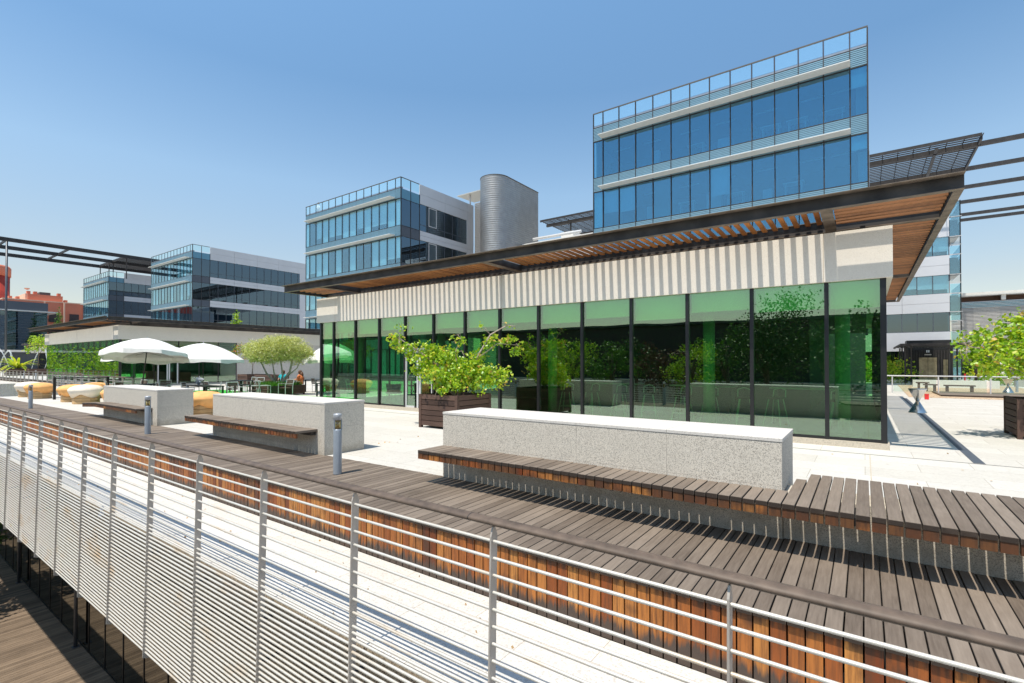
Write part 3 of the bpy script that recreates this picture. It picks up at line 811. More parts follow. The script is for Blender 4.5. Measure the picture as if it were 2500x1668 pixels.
    for (zt, zb) in floors:
        pm = MB()
        y = g + .03
        while y < yb - .2:
            y2 = min(y + 3.66, yb)
            zm = (zl + zt + .1) / 2
            pm.box(sidex - .12, sidex + .02, y + .01, y2 - .01, zt + .1, zm - .01); pm.box(sidex - .12, sidex + .02, y + .01, y2 - .01, zm + .01, zl)
            y = y2
        pm.build('metal_panels', 'alu_panel', t_)
        y = g + .03; q = 0
        while y < wend - .3:
            y2 = min(y + 1.22, wend); pale = (q % 9 == 5)
            box(sidex - .06, sidex - .048, y + .03, y2 - .03, zb + .04, zt + .06).build('side_window', 'glass_side', t_)
            if pale: box(sidex - .4, sidex - .35, y + .2, y2 - .05, zb + .04, zt + .06).build('pier', 'blind', t_)
            if q == 1 and side_len < 12:
                f_ = MB().box(sidex - .05, sidex + .0, y + .03, y + .10, zb + .7, zt + .02).box(sidex - .05, sidex, y2 - .1, y2 - .03, zb + .7, zt + .02).box(sidex - .05, sidex, y + .1, y2 - .1, zt - .05, zt + .02).box(sidex - .05, sidex, y + .1, y2 - .1, zb + .7, zb + .77)
                f_.build('opening_frame', 'alu_white', t_)
            y = y2; q += 1
        y = g; fm = MB()
        while y < wend: fm.box(sidex - .07, sidex - .01, y - .025, y + .025, zb, zt + .1); y += 1.22
        fm.box(sidex - .07, sidex - .01, g, wend, zb + .62, zb + .66)
        fm.build('window_frames', 'slate', t_)
        if wend < yb - .2: box(sidex - .12, sidex + .02, wend, yb, zb, zt + .1).build('metal_panels', 'alu_panel', t_)
        zl = zb
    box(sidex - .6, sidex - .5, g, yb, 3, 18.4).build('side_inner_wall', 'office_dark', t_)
    box(X0 + .2, XR_ - .2, Y0 + .2, Y0 + side_len - .4, 0, floors[-1][1] - .1).build('base_storeys', 'slate', t_)
    return t_
def bA(f, w_):
    if f == 1 and w_ in (0, 1, 2): return ('blind_pale', 1.0 if w_ == 0 else (.62, .66)[w_ - 1])
    if f == 1 and w_ == 4: return ('blind_green', 1.0)
    if f == 1 and w_ == 7: return ('blind_pale', .70)
    if f == 0 and w_ == 13: return ('blind_pale', .4)
    if f == 1 and w_ == 13: return ('blind_pale', .3)
    return None
def bB(seed, p=.8):
    rr = random.Random(seed)
    tab = {}
    def f(a, b_):
        if (a, b_) not in tab: tab[(a, b_)] = ('blind_pale' if rr.random() < .6 else 'blind', rr.choice((1, 1, 1, .8, .75))) if rr.random() < p else None
        return tab[(a, b_)]
    return f
offA = office(.26, 'tall glass office block with deep blue windows and white sunshades, behind the near pavilion', 14, bA, gm='glass_tower', nfl=4, zmin=8)
off2 = office(-36.45, 'glass office block in the middle, beside the ribbed metal stair tower', 10.9, bB(3, .9), nfl=5, sidewin=42.15, mw=.018)
off3 = office(-82.95, 'glass and metal office block with three long window bands along its side, left of centre', 18.6, bB(5, .45), nfl=5, mw=.014, mm='slate')
off4 = office(-120.85, 'farthest small glass office block at left, under the flat steel pergola', 18, bB(8, 1.0), nfl=4, mw=.012, mm='slate')
# things seen through the big windows
m = MB()
for x, z in ((-4.6, 15.2), (-3.2, 15.2), (-9.0, 15.2), (-1.4, 15.2), (-9.6, 11.5), (-6.6, 11.5), (-3.4, 11.5)):
    m.box(x - .5, x + .6, 33.2, 33.9, z + .95, z + 1.0); m.box(x - .4, x - .35, 33.3, 33.8, z, z + .95); m.box(x + .45, x + .5, 33.3, 33.8, z, z + .95)
m.build('office_desks', 'blind_pale', offA)
m = MB()
for zc_ in (17.55, 13.88):
    for x in (-14.5, -12.2, -9.6, -7.3, -4.9, -2.4, -.9): m.box(x - .6, x + .6, 34.2, 34.32, zc_, zc_ + .05)
m.build('ceiling_lights', 'blind_pale', offA)
m = MB()
for x, z, w_, h_ in ((-11.9, 15.2, .5, 1.3), (-7.6, 15.2, .7, 1.0), (-8.3, 11.5, .9, 1.3), (-12.3, 11.5, .7, 1.2), (-5.0, 11.5, .5, .9), (-.2, 11.5, .5, 2.0), (-.3, 15.2, .5, 2.2)): m.box(x, x + w_, 33.4, 33.7, z, z + h_)
m.build('cabinets', 'alu_panel_white', offA)
crown([(-5.6, 33.6, 16.1, .35, .3, .7), (-8.9, 33.6, 15.9, .3, .3, .5), (-2.1, 33.6, 15.9, .3, .3, .5), (-15.0, 33.6, 15.9, .35, .3, .7)], 500, .16, 'thin', 77).build('potted_plants', 'leaf_green', offA)
# ribbed stair tower
tw = thing('stair_tower', 'rounded stair tower clad in horizontal corrugated metal, beside the middle office block', 'tower', (-32.4, 42, 0))
cx, cy, r, zt = -32.37, 42.1, 1.6, 21.45
m = MB(); outline = [(cx - r, 48.2)]
for i in range(25): a = math.pi + math.pi * i / 24; outline.append((cx + r * math.cos(a), cy + r * math.sin(a)))
outline.append((cx + r, 48.2)); no = len(outline); rings = []
z = 0.0; pit = .23
while z < zt: rings += [(z, 0), (z + pit * .25, .018), (z + pit * .5, .026), (z + pit * .75, .018)]; z += pit
for z, off in rings:
    for (x, y) in outline:
        d = Vector((x - cx, min(y, cy) - cy, 0)); d = d.normalized() if d.length > 0 else Vector((0, 0, 0))
        if y >= cy: d = Vector((math.copysign(1, x - cx), 0, 0))
        m.v.append((x + d.x * off, y + d.y * off, z))
for i in range(len(rings) - 1):
    for k in range(no):
        k2 = (k + 1) % no; m.f.append((i * no + k, i * no + k2, (i + 1) * no + k2, (i + 1) * no + k))
m.build('shell', 'corrugated', tw, True)
MB().prism([(cx + (x - cx) * 1.04, cy + (y - cy) * 1.02 if y < cy else y) for x, y in outline], rings[-1][0], rings[-1][0] + .08).build('roof_cap', 'cap_dark', tw)
lk = thing('ribbed_link', 'narrow pale ribbed wall between the middle office block and the stair tower', 'wall', (-35, 43.4, 0))
m = MB(); z = 5
m.box(-36.3, -34.2, 43.36, 43.5, 5, 20.0)
while z < 20: m.box(-36.3, -34.2, 43.31, 43.359, z, z + .1); z += .2
m.build('ribs', 'rib_grey', lk)
MB().prism_x([(42.9, 21.25), (46, 21.35), (46, 21.45), (42.9, 21.35)], -38.6, -34.0).build('small_roof', 'ledge_grey', lk)
MB().tube([(-37.2, 43.6, 18.8), (-37.2, 43.6, 21.25)], .1).build('small_roof_post', 'alu_white', lk)
lb = thing('link_building', 'low pale link building with a white parapet, between and behind the office blocks', 'building', (-15, 48, 0))
box(-30.6, -16.1, 45, 58, 0, 14.4).build('wall', 'alu_panel_white', lb); box(.4, 4.8, 45, 58, 13.5, 14.0).build('roof_slab', 'alu_panel_white', lb)
box(.4, 4.9, 44.6, 58.1, 14.01, 14.6).build('parapet', 'alu_panel_white', lb)
box(-30.7, -16.1, 44.8, 58, 14.41, 14.9).build('parapet', 'white_wall', lb)
for x in (-27, -22.5, -19.5): box(x, x + 1.5, 47, 49, 14.9, 16.1).build('roof_unit', 'white_wall', lb)
MB().tube([(-30, 46, 15.6), (-24, 46, 15.6)], .16).build('duct', 'alu_white', lb)
# person on the middle office roof
pr_ = thing('person', 'person in white standing at the left end of the middle office roof', 'person', (-52.0, 33.6, 18.8))
m = MB(); m.tube([(-52.1, 33.6, 18.8), (-52.08, 33.6, 19.6)], [.07, .10], 8); m.tube([(-51.9, 33.6, 18.8), (-51.93, 33.6, 19.6)], [.07, .10], 8)
m.tube([(-52, 33.6, 19.5), (-52, 33.6, 19.9), (-52, 33.58, 20.2), (-52, 33.58, 20.28), (-52, 33.57, 20.36), (-52, 33.57, 20.48), (-52, 33.57, 20.57)], [.17, .17, .21, .08, .06, .11, .05], 10)
m.tube([(-52.22, 33.6, 20.15), (-52.34, 33.5, 19.9), (-52.2, 33.35, 19.75)], [.06, .05, .04], 8); m.tube([(-51.78, 33.6, 20.15), (-51.66, 33.5, 19.9), (-51.8, 33.35, 19.75)], [.06, .05, .04], 8)
m.build('body', 'white_cloth', pr_, True)
MB().lathe([(.11, 20.42), (.12, 20.5), (.08, 20.6), (.01, 20.63)], -52, 33.6, 12).build('hair', 'hair_brown', pr_, True)

# ------------------------------------------------------------------ roof pergolas
pg = thing('roof_pergola', 'dark steel lattice pergola with long beams running out of the picture at upper right', 'pergola', (-15, 60, 0))
PZ = 22.2
m = MB(); x = -38
while x < 8.8: m.box(x - .03, x + .03, 60.1, 72.4, PZ + .10, PZ + .16); x += 1.2
m.build('lattice_bars', 'steel_dark', pg)
m = MB(); y = 60.4
while y < 72.4: m.box(-38, 8.7, y - .06, y + .06, PZ + .02, PZ + .12); y += .55
m.build('lattice_slats', 'steel_dark', pg)
for k, y in enumerate((60.1, 61.9, 69.1, 76.2, 83.1, 90.2, 93.6)):
    x1 = 8.7 if k == 0 else 70
    x0 = -38 if k < 3 else 4
    if k == 0: box(x0, x1, y - .05, y + .05, PZ - .1, PZ + .2).build('edge_beam', 'steel_dark', pg)
    else: box(x0, x1, y - .13, y + .13, PZ - .40, PZ + .01).build('main_beam', 'steel_dark', pg)
box(8.6, 8.75, 60.2, 93.6, PZ - .35, PZ - .02).build('cross_beam', 'steel_dark', pg)
box(5.5, 5.75, 60.2, 93.6, PZ - .4, PZ - .31).build('cross_beam', 'steel_dark', pg)
for x, y, zq in ((6.9, 69.1, 17.9), (-19.5, 61.9, 0), (-34, 61.9, 0)): MB().tube([(x, y, zq), (x, y, PZ - .3)], .13, 10).build('post', 'steel_dark', pg)
pl = thing('left_pergola', 'flat dark steel pergola frame at upper left, reaching over the farthest office block', 'pergola', (-123, 25, 0))
for x in (-114.9, -123.0, -131.2):
    box(x - .17, x + .17, -6, 56, PZ - .35, PZ + .28).build('main_beam', 'steel_dark', pl)
for y in (1.3, 9.4, 17.4, 25.4, 33.6, 44, 55.8): box(-131.2, -114.9, y - .1, y + .1, PZ - .15, PZ + .2).build('cross_beam', 'steel_dark', pl)
m = MB(); y = 34.2
while y < 55.8: m.box(-131.1, -114.9, y - .07, y + .07, PZ + .12, PZ + .26); y += .42
x = -130.5
while x < -115: m.box(x - .05, x + .05, 33.6, 55.8, PZ + .27, PZ + .35); x += .8
m.build('lattice', 'steel_dark', pl)
MB().tube([(-115.4, 17.4, 0), (-115.4, 17.4, PZ - .2)], .15, 12).build('post', 'steel_pole', pl, True)
for x in (-131.0, -125.5, -123.0, -115.5): MB().tube([(x, 33.7, 18), (x, 33.7, PZ - .2)], .09, 8).build('post', 'steel_dark', pl)

# ------------------------------------------------------------------ building behind on the right
rb = thing('office_building', 'white-panelled office block with window bands and a glass corner, beyond the near canopy', 'office building', (0, 64, 0))
xr = 7.67; X0 = -14
zs = [(17.9, 16.1), (14.18, 12.35), (10.44, 8.6), (6.77, 4.87)]; zl = 17.6
for (zt, zb) in zs[1:]:
    m = MB(); x = 6.83
    while x > X0:
        x2 = max(x - 3.66, X0); zm = (zt + zl) / 2
        m.box(x2 + .01, x - .01, 63.9, 64.1, zt, zm - .01); m.box(x2 + .01, x - .01, 63.9, 64.1, zm + .01, zl); x = x2
    m.build('white_panels', 'alu_panel_white', rb)
    x = 6.80; q = 0
    while x > X0:
        box(x - 1.19, x - .03, 64.02, 64.035, zb + .03, zt - .03).build('window', 'glass_tower_pale' if q < 3 and zt > 7 else 'glass_side', rb)
        if zt > 7 and q < 4: box(x - 1.17, x - .05, 64.25, 64.27, zb + .45 + .1 * q, zt).build('blind', 'blind_pale', rb)
        x -= 1.22; q += 1
    m = MB(); x = 6.80
    while x > X0: m.box(x - .03, x + .03, 63.97, 64.06, zb, zt); x -= 1.22
    m.box(X0, 6.83, 63.95, 64.06, zb - .02, zb + .04)
    m.build('window_frames', 'slate', rb)
    zl = zb
box(X0, 6.83, 63.9, 64.1, 2.97, zl - .02).build('white_panels', 'alu_panel_white', rb)
box(X0, 6.83, 65.5, 65.6, .1, 17).build('inner_wall', 'office_dark', rb)
m = MB()
for z in (6.8, 10.5, 14.2): m.box(X0, 7.5, 64.3, 70, z + .05, z + 1.6)
m.build('floor_plates', 'office_dark', rb)
z = 0.4; m = MB(); lo = MB(); q = 0
for z0, z1 in ((.3, 2.9), (3.1, 4.85), (5.95, 6.75), (6.8, 8.5), (8.65, 9.5), (10.5, 12.3), (12.45, 13.2), (14.2, 16.0), (16.1, 17.5)):
    box(6.87, 7.60, 64.0, 64.02, z0, z1).build('corner_pane', 'glass_tower_pale', rb)
    box(7.62, 7.64, 64.05, 70, z0, z1).build('corner_pane', 'glass_side', rb)
for z in (3.0, 4.87, 5.9, 6.77, 8.57, 9.6, 10.42, 12.35, 13.3, 14.12, 16.05): m.box(6.84, 7.75, 63.9, 63.98, z - .02, z + .04)
m.build('transoms', 'alu_white', rb)
louver_band(lo, 'x', 6.87, 7.6, 63.99, 5.0, 5.9, .04); louver_band(lo, 'x', 6.87, 7.6, 63.99, 9.62, 10.4, .04); louver_band(lo, 'x', 6.87, 7.6, 63.99, 13.3, 14.1, .04)
lo.build('louver_band', 'ledge_grey', rb)
box(7.6, 7.68, 63.92, 64.0, .2, 17.6).build('corner_post', 'mullion_black', rb)
box(X0, 6.83, 64.3, 64.4, 0, 2.96).build('ground_floor_glass', 'glass_side', rb)
box(X0, 7.6, 64.05, 76, 17.6, 17.9).build('roof', 'alu_panel_white', rb)
rc = thing('louvred_building', 'low building with white horizontal louvres and flat white roof, behind the right-hand tree', 'building', (20, 75, 0))
box(8.2, 60, 74.4, 90, 9.25, 9.62).build('roof_slab', 'white_wall', rc)
for x in (12.2, 16.2, 20.2, 24.2): box(x, x + .35, 74.6, 75, 8.7, 9.25).build('roof_post', 'white_wall', rc)
box(8.6, 60, 75.6, 75.8, 8.4, 9.25).build('roof_void', 'hair_brown', rc)
box(8.6, 60, 75.0, 75.05, 8.0, 8.62).build('glass_band', 'glass_tower', rc)
box(8.2, 60, 75.1, 75.4, 0, 8.68).build('wall', 'alu_panel', rc)
m = MB(); z = 3.0
while z < 8.6: m.box(8.2, 60, 74.75, 74.95, z, z + .045); z += .15
m.build('louvres', 'louver_white', rc)
for x, x2, a, b_ in ((10, 12.1, 3, 8), (14.2, 18, 3, 8), (8.2, 9.9, 3.0, 6.3)): box(x, x2, 74.98, 75.0, a, b_).build('shutter', 'louver_white', rc)
box(8.2, 60, 74.96, 75.08, .2, 2.7).build('ground_floor_glass', 'glass_side', rc)
for x in (12.0, 16.8, 22): box(x, x + .4, 74.6, 74.9, 0, 3).build('column', 'white_wall', rc)

# entrance pergola
ep = thing('entrance_pergola', 'low dark slatted entrance pergola on thin posts before the white-panelled block', 'pergola', (4.5, 57, 0))
box(2.4, 7.0, 51, 51.12, 3.2, 3.36).build('front_beam', 'canopy_steel', ep); box(2.4, 2.5, 51.13, 63, 3.2, 3.36).build('side_beam', 'canopy_steel', ep)
m = MB(); x = 2.6
while x < 7.0: m.box(x, x + .1, 51.13, 60.5, 3.22, 3.3); x += .22
m.build('slats', 'canopy_steel', ep)
for x, y in ((2.75, 52.0), (3.15, 52.3), (2.75, 56), (3.1, 56.2), (2.78, 60), (3.15, 60.2), (6.1, 56), (6.45, 56.3), (6.3, 60)):
    MB().tube([(x, y, 0), (x, y, 3.2)], .06, 8).build('post', 'steel_dark', ep)
eb = thing('entrance_kiosk', 'dark ribbed kiosk wall with bronze double doors under the entrance pergola', 'kiosk', (5, 61, 0))
box(3.35, 6.6, 61, 63.5, 0, 3.95).build('wall', 'black', eb)
m = MB(); x = 3.45
while x < 6.5: m.box(x, x + .09, 60.93, 60.999, .0, 3.0); x += .2
m.build('wall_ribs', 'steel_dark', eb)
for x in (4.25, 4.92): box(x, x + .64, 60.86, 60.92, .05, 2.3).build('door', 'bronze', eb)
box(6.0, 6.4, 60.86, 60.92, .1, 2.1).build('side_panel', 'bronze', eb)
for x in (4.79, 4.93): box(x, x + .09, 60.84, 60.92, 2.78, 3.0).build('sign_figure', 'paper', eb)
box(4.66, 5.16, 60.85, 60.92, 2.52, 2.62).build('sign_bar', 'pale_wall', eb)
# glass barrier
gb = thing('glass_barrier', 'glass barrier with a white metal top rail beyond the hourglass table', 'barrier', (5, 37.1, 0))
MB().tube([(.9, 37.1, 1.03), (10.5, 37.1, 1.03)], .035, 8).build('top_rail', 'alu_white', gb)
for x in (1.35, 3.44, 5.6, 7.7, 9.8): box(x - .03, x + .03, 37.07, 37.13, 0, 1.0).build('post', 'alu_white', gb)
for x in (1.4, 3.5, 5.65, 7.75): box(x, x + 1.95, 37.095, 37.105, .1, .95).build('pane', 'glass_barrier', gb)
# small benches beyond
bl = [(3.9, 5.3, 39.4, 'low dark bench with two legs on the gravel, right of the other two'), (3.0, 3.7, 40.2, 'short dark bench on the gravel, in the middle of the three'), (2.9, 3.6, 44.0, 'short dark bench farthest back on the gravel')]
for x0, x1, y, lab in bl:
    t_ = thing('park_bench', lab, 'bench', ((x0 + x1) / 2, y, 0), 'low benches on the gravel')
    box(x0, x1, y - .22, y + .22, .40, .47).build('seat', 'planter_wood', t_)
    for x in (x0 + .15, x1 - .15): box(x - .06, x + .06, y - .18, y + .18, 0, .40).build('leg', 'planter_wood', t_)
t_ = thing('low_wall', 'pale low concrete wall in front of the entrance pergola', 'wall', (5, 47, 0))
box(2.9, 7.5, 46.6, 47, 0, .55).build('wall', 'white_wall', t_); box(9.2, 14, 52, 52.4, 0, .8).build('wall', 'concrete', t_)
t_ = thing('red_chair', 'small red chair behind the low wall near the bronze doors', 'chair', (6.2, 49, 0))
box(6.0, 6.3, 48.8, 49.2, .42, .5).build('seat', 'red_paint', t_); box(6.0, 6.05, 48.8, 49.2, .5, 1.0).build('backrest', 'red_paint', t_); box(6.1, 6.2, 48.95, 49.05, 0, .42).build('leg', 'chrome', t_)
t_ = thing('red_bin', 'small red box standing behind the hourglass table', 'box', (2.35, 31.5, 0)); box(2.4, 2.56, 31.4, 31.6, 0, .24).build('body', 'red_paint', t_, bevel=.02); box(2.39, 2.57, 31.39, 31.61, .241, .27).build('lid', 'red_paint', t_)
def hourglass(x, y, k, label):
    t_ = thing('hourglass_table', label, 'table', (x, y, 0), 'hourglass metal tables')
    MB().lathe([(.27 * k, 0), (.265 * k, .02), (.05 * k, .42 * k)], x, y, 28).build('base', 'chrome', t_, True)
    MB().lathe([(.05 * k, .42 * k), (.26 * k, .84 * k), (.27 * k, .87 * k)], x, y, 28).build('bowl', 'chrome', t_, True)
hourglass(1.55, 22.9, 1, 'shiny hourglass-shaped metal table on the plaza right of the near pavilion')
hourglass(6.95, 41.0, 1, 'distant hourglass-shaped metal table beyond the glass barrier')
t_ = thing('tree_stake', 'dark round pole standing left of the right-hand tree, beyond the barrier', 'pole', (6.18, 50, 0)); MB().tube([(6.5, 48, 0), (6.5, 48, 3.6)], .09, 10).build('shaft', 'steel_dark', t_, True)

# ------------------------------------------------------------------ left background
dg = thing('dark_glass_building', 'dark blue glass building with a slate roof band at the far left, behind the fountain', 'building', (-150, 5, 0))
box(-190, -150.0, -40, 29.3, 13.4, 15.2).build('roof_band', 'slate', dg)
box(-190, -149.0, -40, 30.8, 13.05, 13.3).build('eave', 'alu_white', dg)
for k in range(9):
    y = 29.2 - k * 7.6
    box(-150.05, -150.0, y - 7.5, y, 4.7, 13.0).build('window', 'glass_side', dg)
    box(-150.1, -149.95, y - 7.6, y - 7.5, 4.7, 13.0).build('mullion', 'mullion_black', dg)
m = MB(); z = 5.0
while z < 13: m.box(-149.94, -149.86, -40, 29.2, z, z + .04); z += .57
m.build('glazing_bars', 'slate', dg)
box(-190, -149.3, -40, 29.8, 4.15, 4.6).build('sill_ledge', 'white_wall', dg)
box(-190, -151.5, -40, 28.8, 0, 4.14).build('base_wall', 'slate', dg); box(-189, -153, -39, 28, 4.61, 13).build('core', 'office_dark', dg)
sb = thing('apartment_building', 'salmon-coloured apartment building with dark shuttered windows, far left', 'building', (-190, 50, 0))
box(-215, -190, 28, 70, -8, 19.2).build('wall', 'salmon', sb)
MB().box(-189.99, -189.6, 36.2, 36.5, -8, 19.3).box(-189.99, -189.4, 40.4, 40.7, 0, 19.4).box(-189.99, -189.5, 44.9, 45.3, 0, 19.3).build('pilaster', 'salmon_pale', sb)
box(-215.1, -189.9, 27.9, 70.1, 19.21, 19.5).build('parapet', 'salmon_pale', sb)
box(-212, -191.5, 33.2, 40.6, 19.5, 21.3).build('penthouse', 'salmon', sb)
box(-211, -192, 32.7, 33.19, 19.5, 21.35).build('penthouse', 'salmon_pale', sb)  # paler end slab: sunlight on the left face put into its colour
box(-196, -193, 35.9, 38.2, 21.31, 22.2).build('roof_unit', 'cap_dark', sb)
for y, z in ((33.2, 21.3), (34.6, 21.3), (39.7, 21.3), (41.2, 19.5), (31.0, 19.5), (29.5, 19.5)): box(-194, -192.6, y, y + .7, z, z + .9).build('chimney', 'salmon', sb)
for z in (13.6, 9.6):
    for y in (33.9, 37.3, 41.8, 46.2, 50.6):
        f_ = box(-189.985, -189.8, y, y + 2.1, z, z + 2.5).build('window', 'window_dark', sb)
        box(-189.79, -189.5, y - .1, y + 2.2, z - .1, z + .8).build('balcony_rail', 'black', f_)
MB().lathe([(.02, 22.6), (.5, 22.8), (.62, 23.1)], -194, 33.4, 16).build('satellite_dish', 'salmon_pale', sb)
rt = thing('red_tower', 'round dark-red brick tower with a paler rim at the left edge', 'tower', (-230, 30, 0))
MB().lathe([(7, -8), (7, 30.3)], -233.5, 29.0, 40).build('shaft', 'brick_red', rt, True); MB().lathe([(7.25, 30.31), (7.3, 33.1), (6.9, 33.7)], -233.5, 29.0, 40).build('rim', 'salmon', rt, True)
t_ = thing('brick_block', 'tall red brick block standing left of the camera, seen mirrored in the far office glass', 'building', (-240, -30, 0)); box(-262, -226, -40, -16, -10, 25).build('wall', 'brick_red', t_)
# ------------------------------------------------------------------ vegetation
def planter(x0, x1, y0, y1, h, label, grp='dark timber planters', rows=6):
    t_ = thing('wooden_planter', label, 'planter', ((x0 + x1) / 2, (y0 + y1) / 2, 0), grp)
    s = (h - .06) / rows; m = MB()
    for i in range(rows):
        z = .06 + i * s
        m.box(x0 + .06, x1 - .06, y0 + .012, y0 + .04, z + .009, z + s - .009); m.box(x0 + .06, x1 - .06, y1 - .04, y1 - .012, z + .009, z + s - .009)
        m.box(x0 + .012, x0 + .04, y0 + .06, y1 - .06, z + .009, z + s - .009); m.box(x1 - .04, x1 - .012, y0 + .06, y1 - .06, z + .009, z + s - .009)
    m.build('boards', 'planter_wood', t_)
    for cx_ in (x0, x1 - .09):
        for cy_ in (y0, y1 - .09): box(cx_, cx_ + .09, cy_, cy_ + .09, 0, h).build('corner_post', 'planter_wood', t_)
    m = MB().box(x0 + .045, x1 - .045, y0 + .045, y1 - .045, .1, h - .10); m.build('soil', 'soil', t_)
    return t_
def tree(name, label, cat, base, limbs, blobs, n, size, kind, leafm, barkm, seed, grp=None, twigs=0):
    t_ = thing(name, label, cat, base, grp)
    m = MB()
    for pts, r0 in limbs:
        k = len(pts); m.tube(pts, [r0 * (1 - .75 * i / (k - 1)) for i in range(k)], 7)
    rr = random.Random(seed + 5)
    for i in range(twigs):
        b = rr.choice(blobs); q = rr.choice(limbs)[0]; s0 = Vector(q[rr.randrange(len(q) // 2, len(q))])
        e = Vector((b[0] + rr.uniform(-1, 1) * b[3] * .9, b[1] + rr.uniform(-1, 1) * b[4] * .9, b[2] + rr.uniform(-.9, .9) * b[5]))
        s0 = min((Vector(p_) for ql in limbs for p_ in ql[0][1:]), key=lambda p_: (p_ - e).length)
        mid = (s0 + e) / 2 + Vector((rr.uniform(-.1, .1), rr.uniform(-.1, .1), rr.uniform(0, .12)))
        m.tube([s0, mid, e], [r0 * .2 + .004, .006, .003], 5)
    m.build('trunk', barkm, t_, True)
    crown(blobs, n, size, kind, seed).build('crown', leafm, t_)
    return t_
# main planter and its redbud (camera-right direction in plan is (.813,.582))
planter(-10.16, -8.72, 9.7, 11.15, .93, 'dark slatted timber planter holding the yellow-green tree in front of the near pavilion')
C = Vector((-9.44, 10.42, 0)); Rt = Vector((.813, .582, 0)); Fw = Vector((-.582, .813, 0))
def P(r, z, d=0): v = C + Rt * r + Fw * d; return (v.x, v.y, z)
def B(r, z, d, a, b_, c): v = P(r, z, d); return (v[0], v[1], v[2], a, b_, c)
blobs = [B(-.15, 1.48, -.1, .72, .7, .36), B(.55, 1.40, .1, .6, .6, .30), B(.0, 1.18, -.35, .6, .45, .2), B(.55, 1.75, 0, .55, .5, .30), B(-.35, 1.95, .1, .5, .5, .28),
         B(1.15, 1.40, 0, .4, .4, .30), B(-.95, 2.0, 0, .42, .4, .26), B(-1.45, 2.25, 0, .35, .35, .24), B(-1.75, 2.55, 0, .22, .22, .18), B(-1.5, 2.8, 0, .12, .12, .16),
         B(-.75, 2.30, 0, .3, .3, .12), B(.9, 2.35, .1, .35, .3, .16), B(1.35, 2.45, 0, .38, .3, .15), B(1.75, 2.25, 0, .22, .2, .18), B(.15, 2.45, 0, .2, .2, .14), B(.75, 2.75, 0, .10, .1, .14), B(-.2, 1.0, -.75, .3, .15, .12), B(.7, 1.0, -.5, .2, .15, .12), B(1.5, 2.88, 0, .14, .1, .05), B(-.9, 1.65, 0, .3, .3, .2)]
limbs = [([P(0, .8), P(-.1, 1.2), P(-.5, 1.75), P(-1.0, 2.1), P(-1.6, 2.5), P(-1.55, 2.8)], .045), ([P(.05, .8), P(.35, 1.4), P(.7, 2.1), P(1.0, 2.6), P(1.45, 2.86), P(1.72, 2.84)], .04),
         ([P(0, .85), P(.1, 1.5), P(.0, 2.1), P(.15, 2.5)], .03), ([P(.05, .85), P(.6, 1.3), P(1.2, 1.45)], .03), ([P(0, .85), P(-.4, 1.2), P(-.8, 1.4)], .025), ([P(.6, 1.9), P(1.2, 2.35), P(1.8, 2.3)], .02)]
tree('redbud_tree', 'yellow-green broad-leaved shrub tree with two long arms, in the planter before the near pavilion', 'tree', (-9.44, 10.42, .83), limbs, blobs, 5400, .10, 'round', 'leaf_redbud', 'bark_pale', 11, twigs=40)
# right edge planter and tree
planter(2.92, 4.35, 16.35, 17.75, .95, 'dark slatted timber planter at the right edge of the picture', rows=6)
C = Vector((3.62, 17.05, 0))
blobs = [B(-1.2, 2.2, 0, .75, .7, .5), B(-.5, 2.55, 0, .7, .7, .4), B(.3, 2.3, 0, 1.0, .9, .65), B(-.7, 1.85, -.1, .6, .6, .4), B(-1.75, 2.05, 0, .4, .4, .3), B(-2.1, 2.3, 0, .2, .2, .15), B(-.1, 2.8, 0, .4, .4, .25), B(.9, 2.5, 0, .9, .9, .7), B(-1.3, 2.6, .1, .3, .3, .15), B(-1.5, 1.65, 0, .25, .2, .15), B(-.9, 1.5, -.2, .3, .2, .15)]
limbs = [([P(0, .8), P(-.2, 1.4), P(-.6, 1.9), P(-1.4, 2.1), P(-2.0, 2.2)], .05), ([P(.05, .8), P(.2, 1.6), P(0, 2.3), P(-.2, 3.0)], .05), ([P(0, .85), P(-.5, 1.3), P(-1.0, 1.7)], .03), ([P(0, 1.0), P(.5, 2.0), P(.9, 2.6)], .04)]
tree('redbud_tree', 'yellow-green broad-leaved tree in the planter at the right edge', 'tree', (3.62, 17.05, .85), limbs, blobs, 5200, .12, 'round', 'leaf_redbud', 'bark_pale', 23, twigs=50)
# olive
planter(-27.65, -25.85, 13.8, 15.9, .56, 'low wide dark timber planter under the olive tree', rows=4)
C = Vector((-26.7, 14.85, 0))
blobs = [B(-1.1, 2.5, 0, .85, .8, .55), B(-.2, 2.75, 0, .9, .9, .55), B(.7, 2.75, 0, .85, .8, .5), B(1.3, 2.35, 0, .6, .6, .4), B(.9, 2.1, .1, .6, .6, .4), B(-.5, 2.15, -.1, .8, .7, .4), B(.2, 2.25, 0, .7, .7, .35), B(-1.4, 2.05, 0, .4, .4, .25), B(.35, 3.15, 0, .25, .2, .2), B(1.0, 3.15, 0, .22, .2, .2), B(-.7, 3.0, 0, .35, .3, .2), B(1.7, 2.35, 0, .3, .3, .2)]
limbs = [([P(.05, .45), P(.25, .8), P(.6, 1.3), P(.75, 2.0), P(.8, 2.6)], .10), ([P(.0, .45), P(-.35, .85), P(-.7, 1.2), P(-1.0, 1.8), P(-1.2, 2.3)], .08), ([P(.1, .5), P(.2, 1.1), P(.1, 1.8), P(0, 2.4)], .07), ([P(-.2, .8), P(-.3, 1.3), P(-.4, 2.0)], .06), ([P(.4, 1.0), P(1.0, 1.5), P(1.3, 2.1)], .05)]
tree('olive_tree', 'grey-green olive tree with several pale stems, in the low planter on the terrace', 'tree', (-26.7, 14.85, .46), limbs, blobs, 24000, .075, 'thin', 'leaf_olive', 'bark_pale', 31, twigs=30)
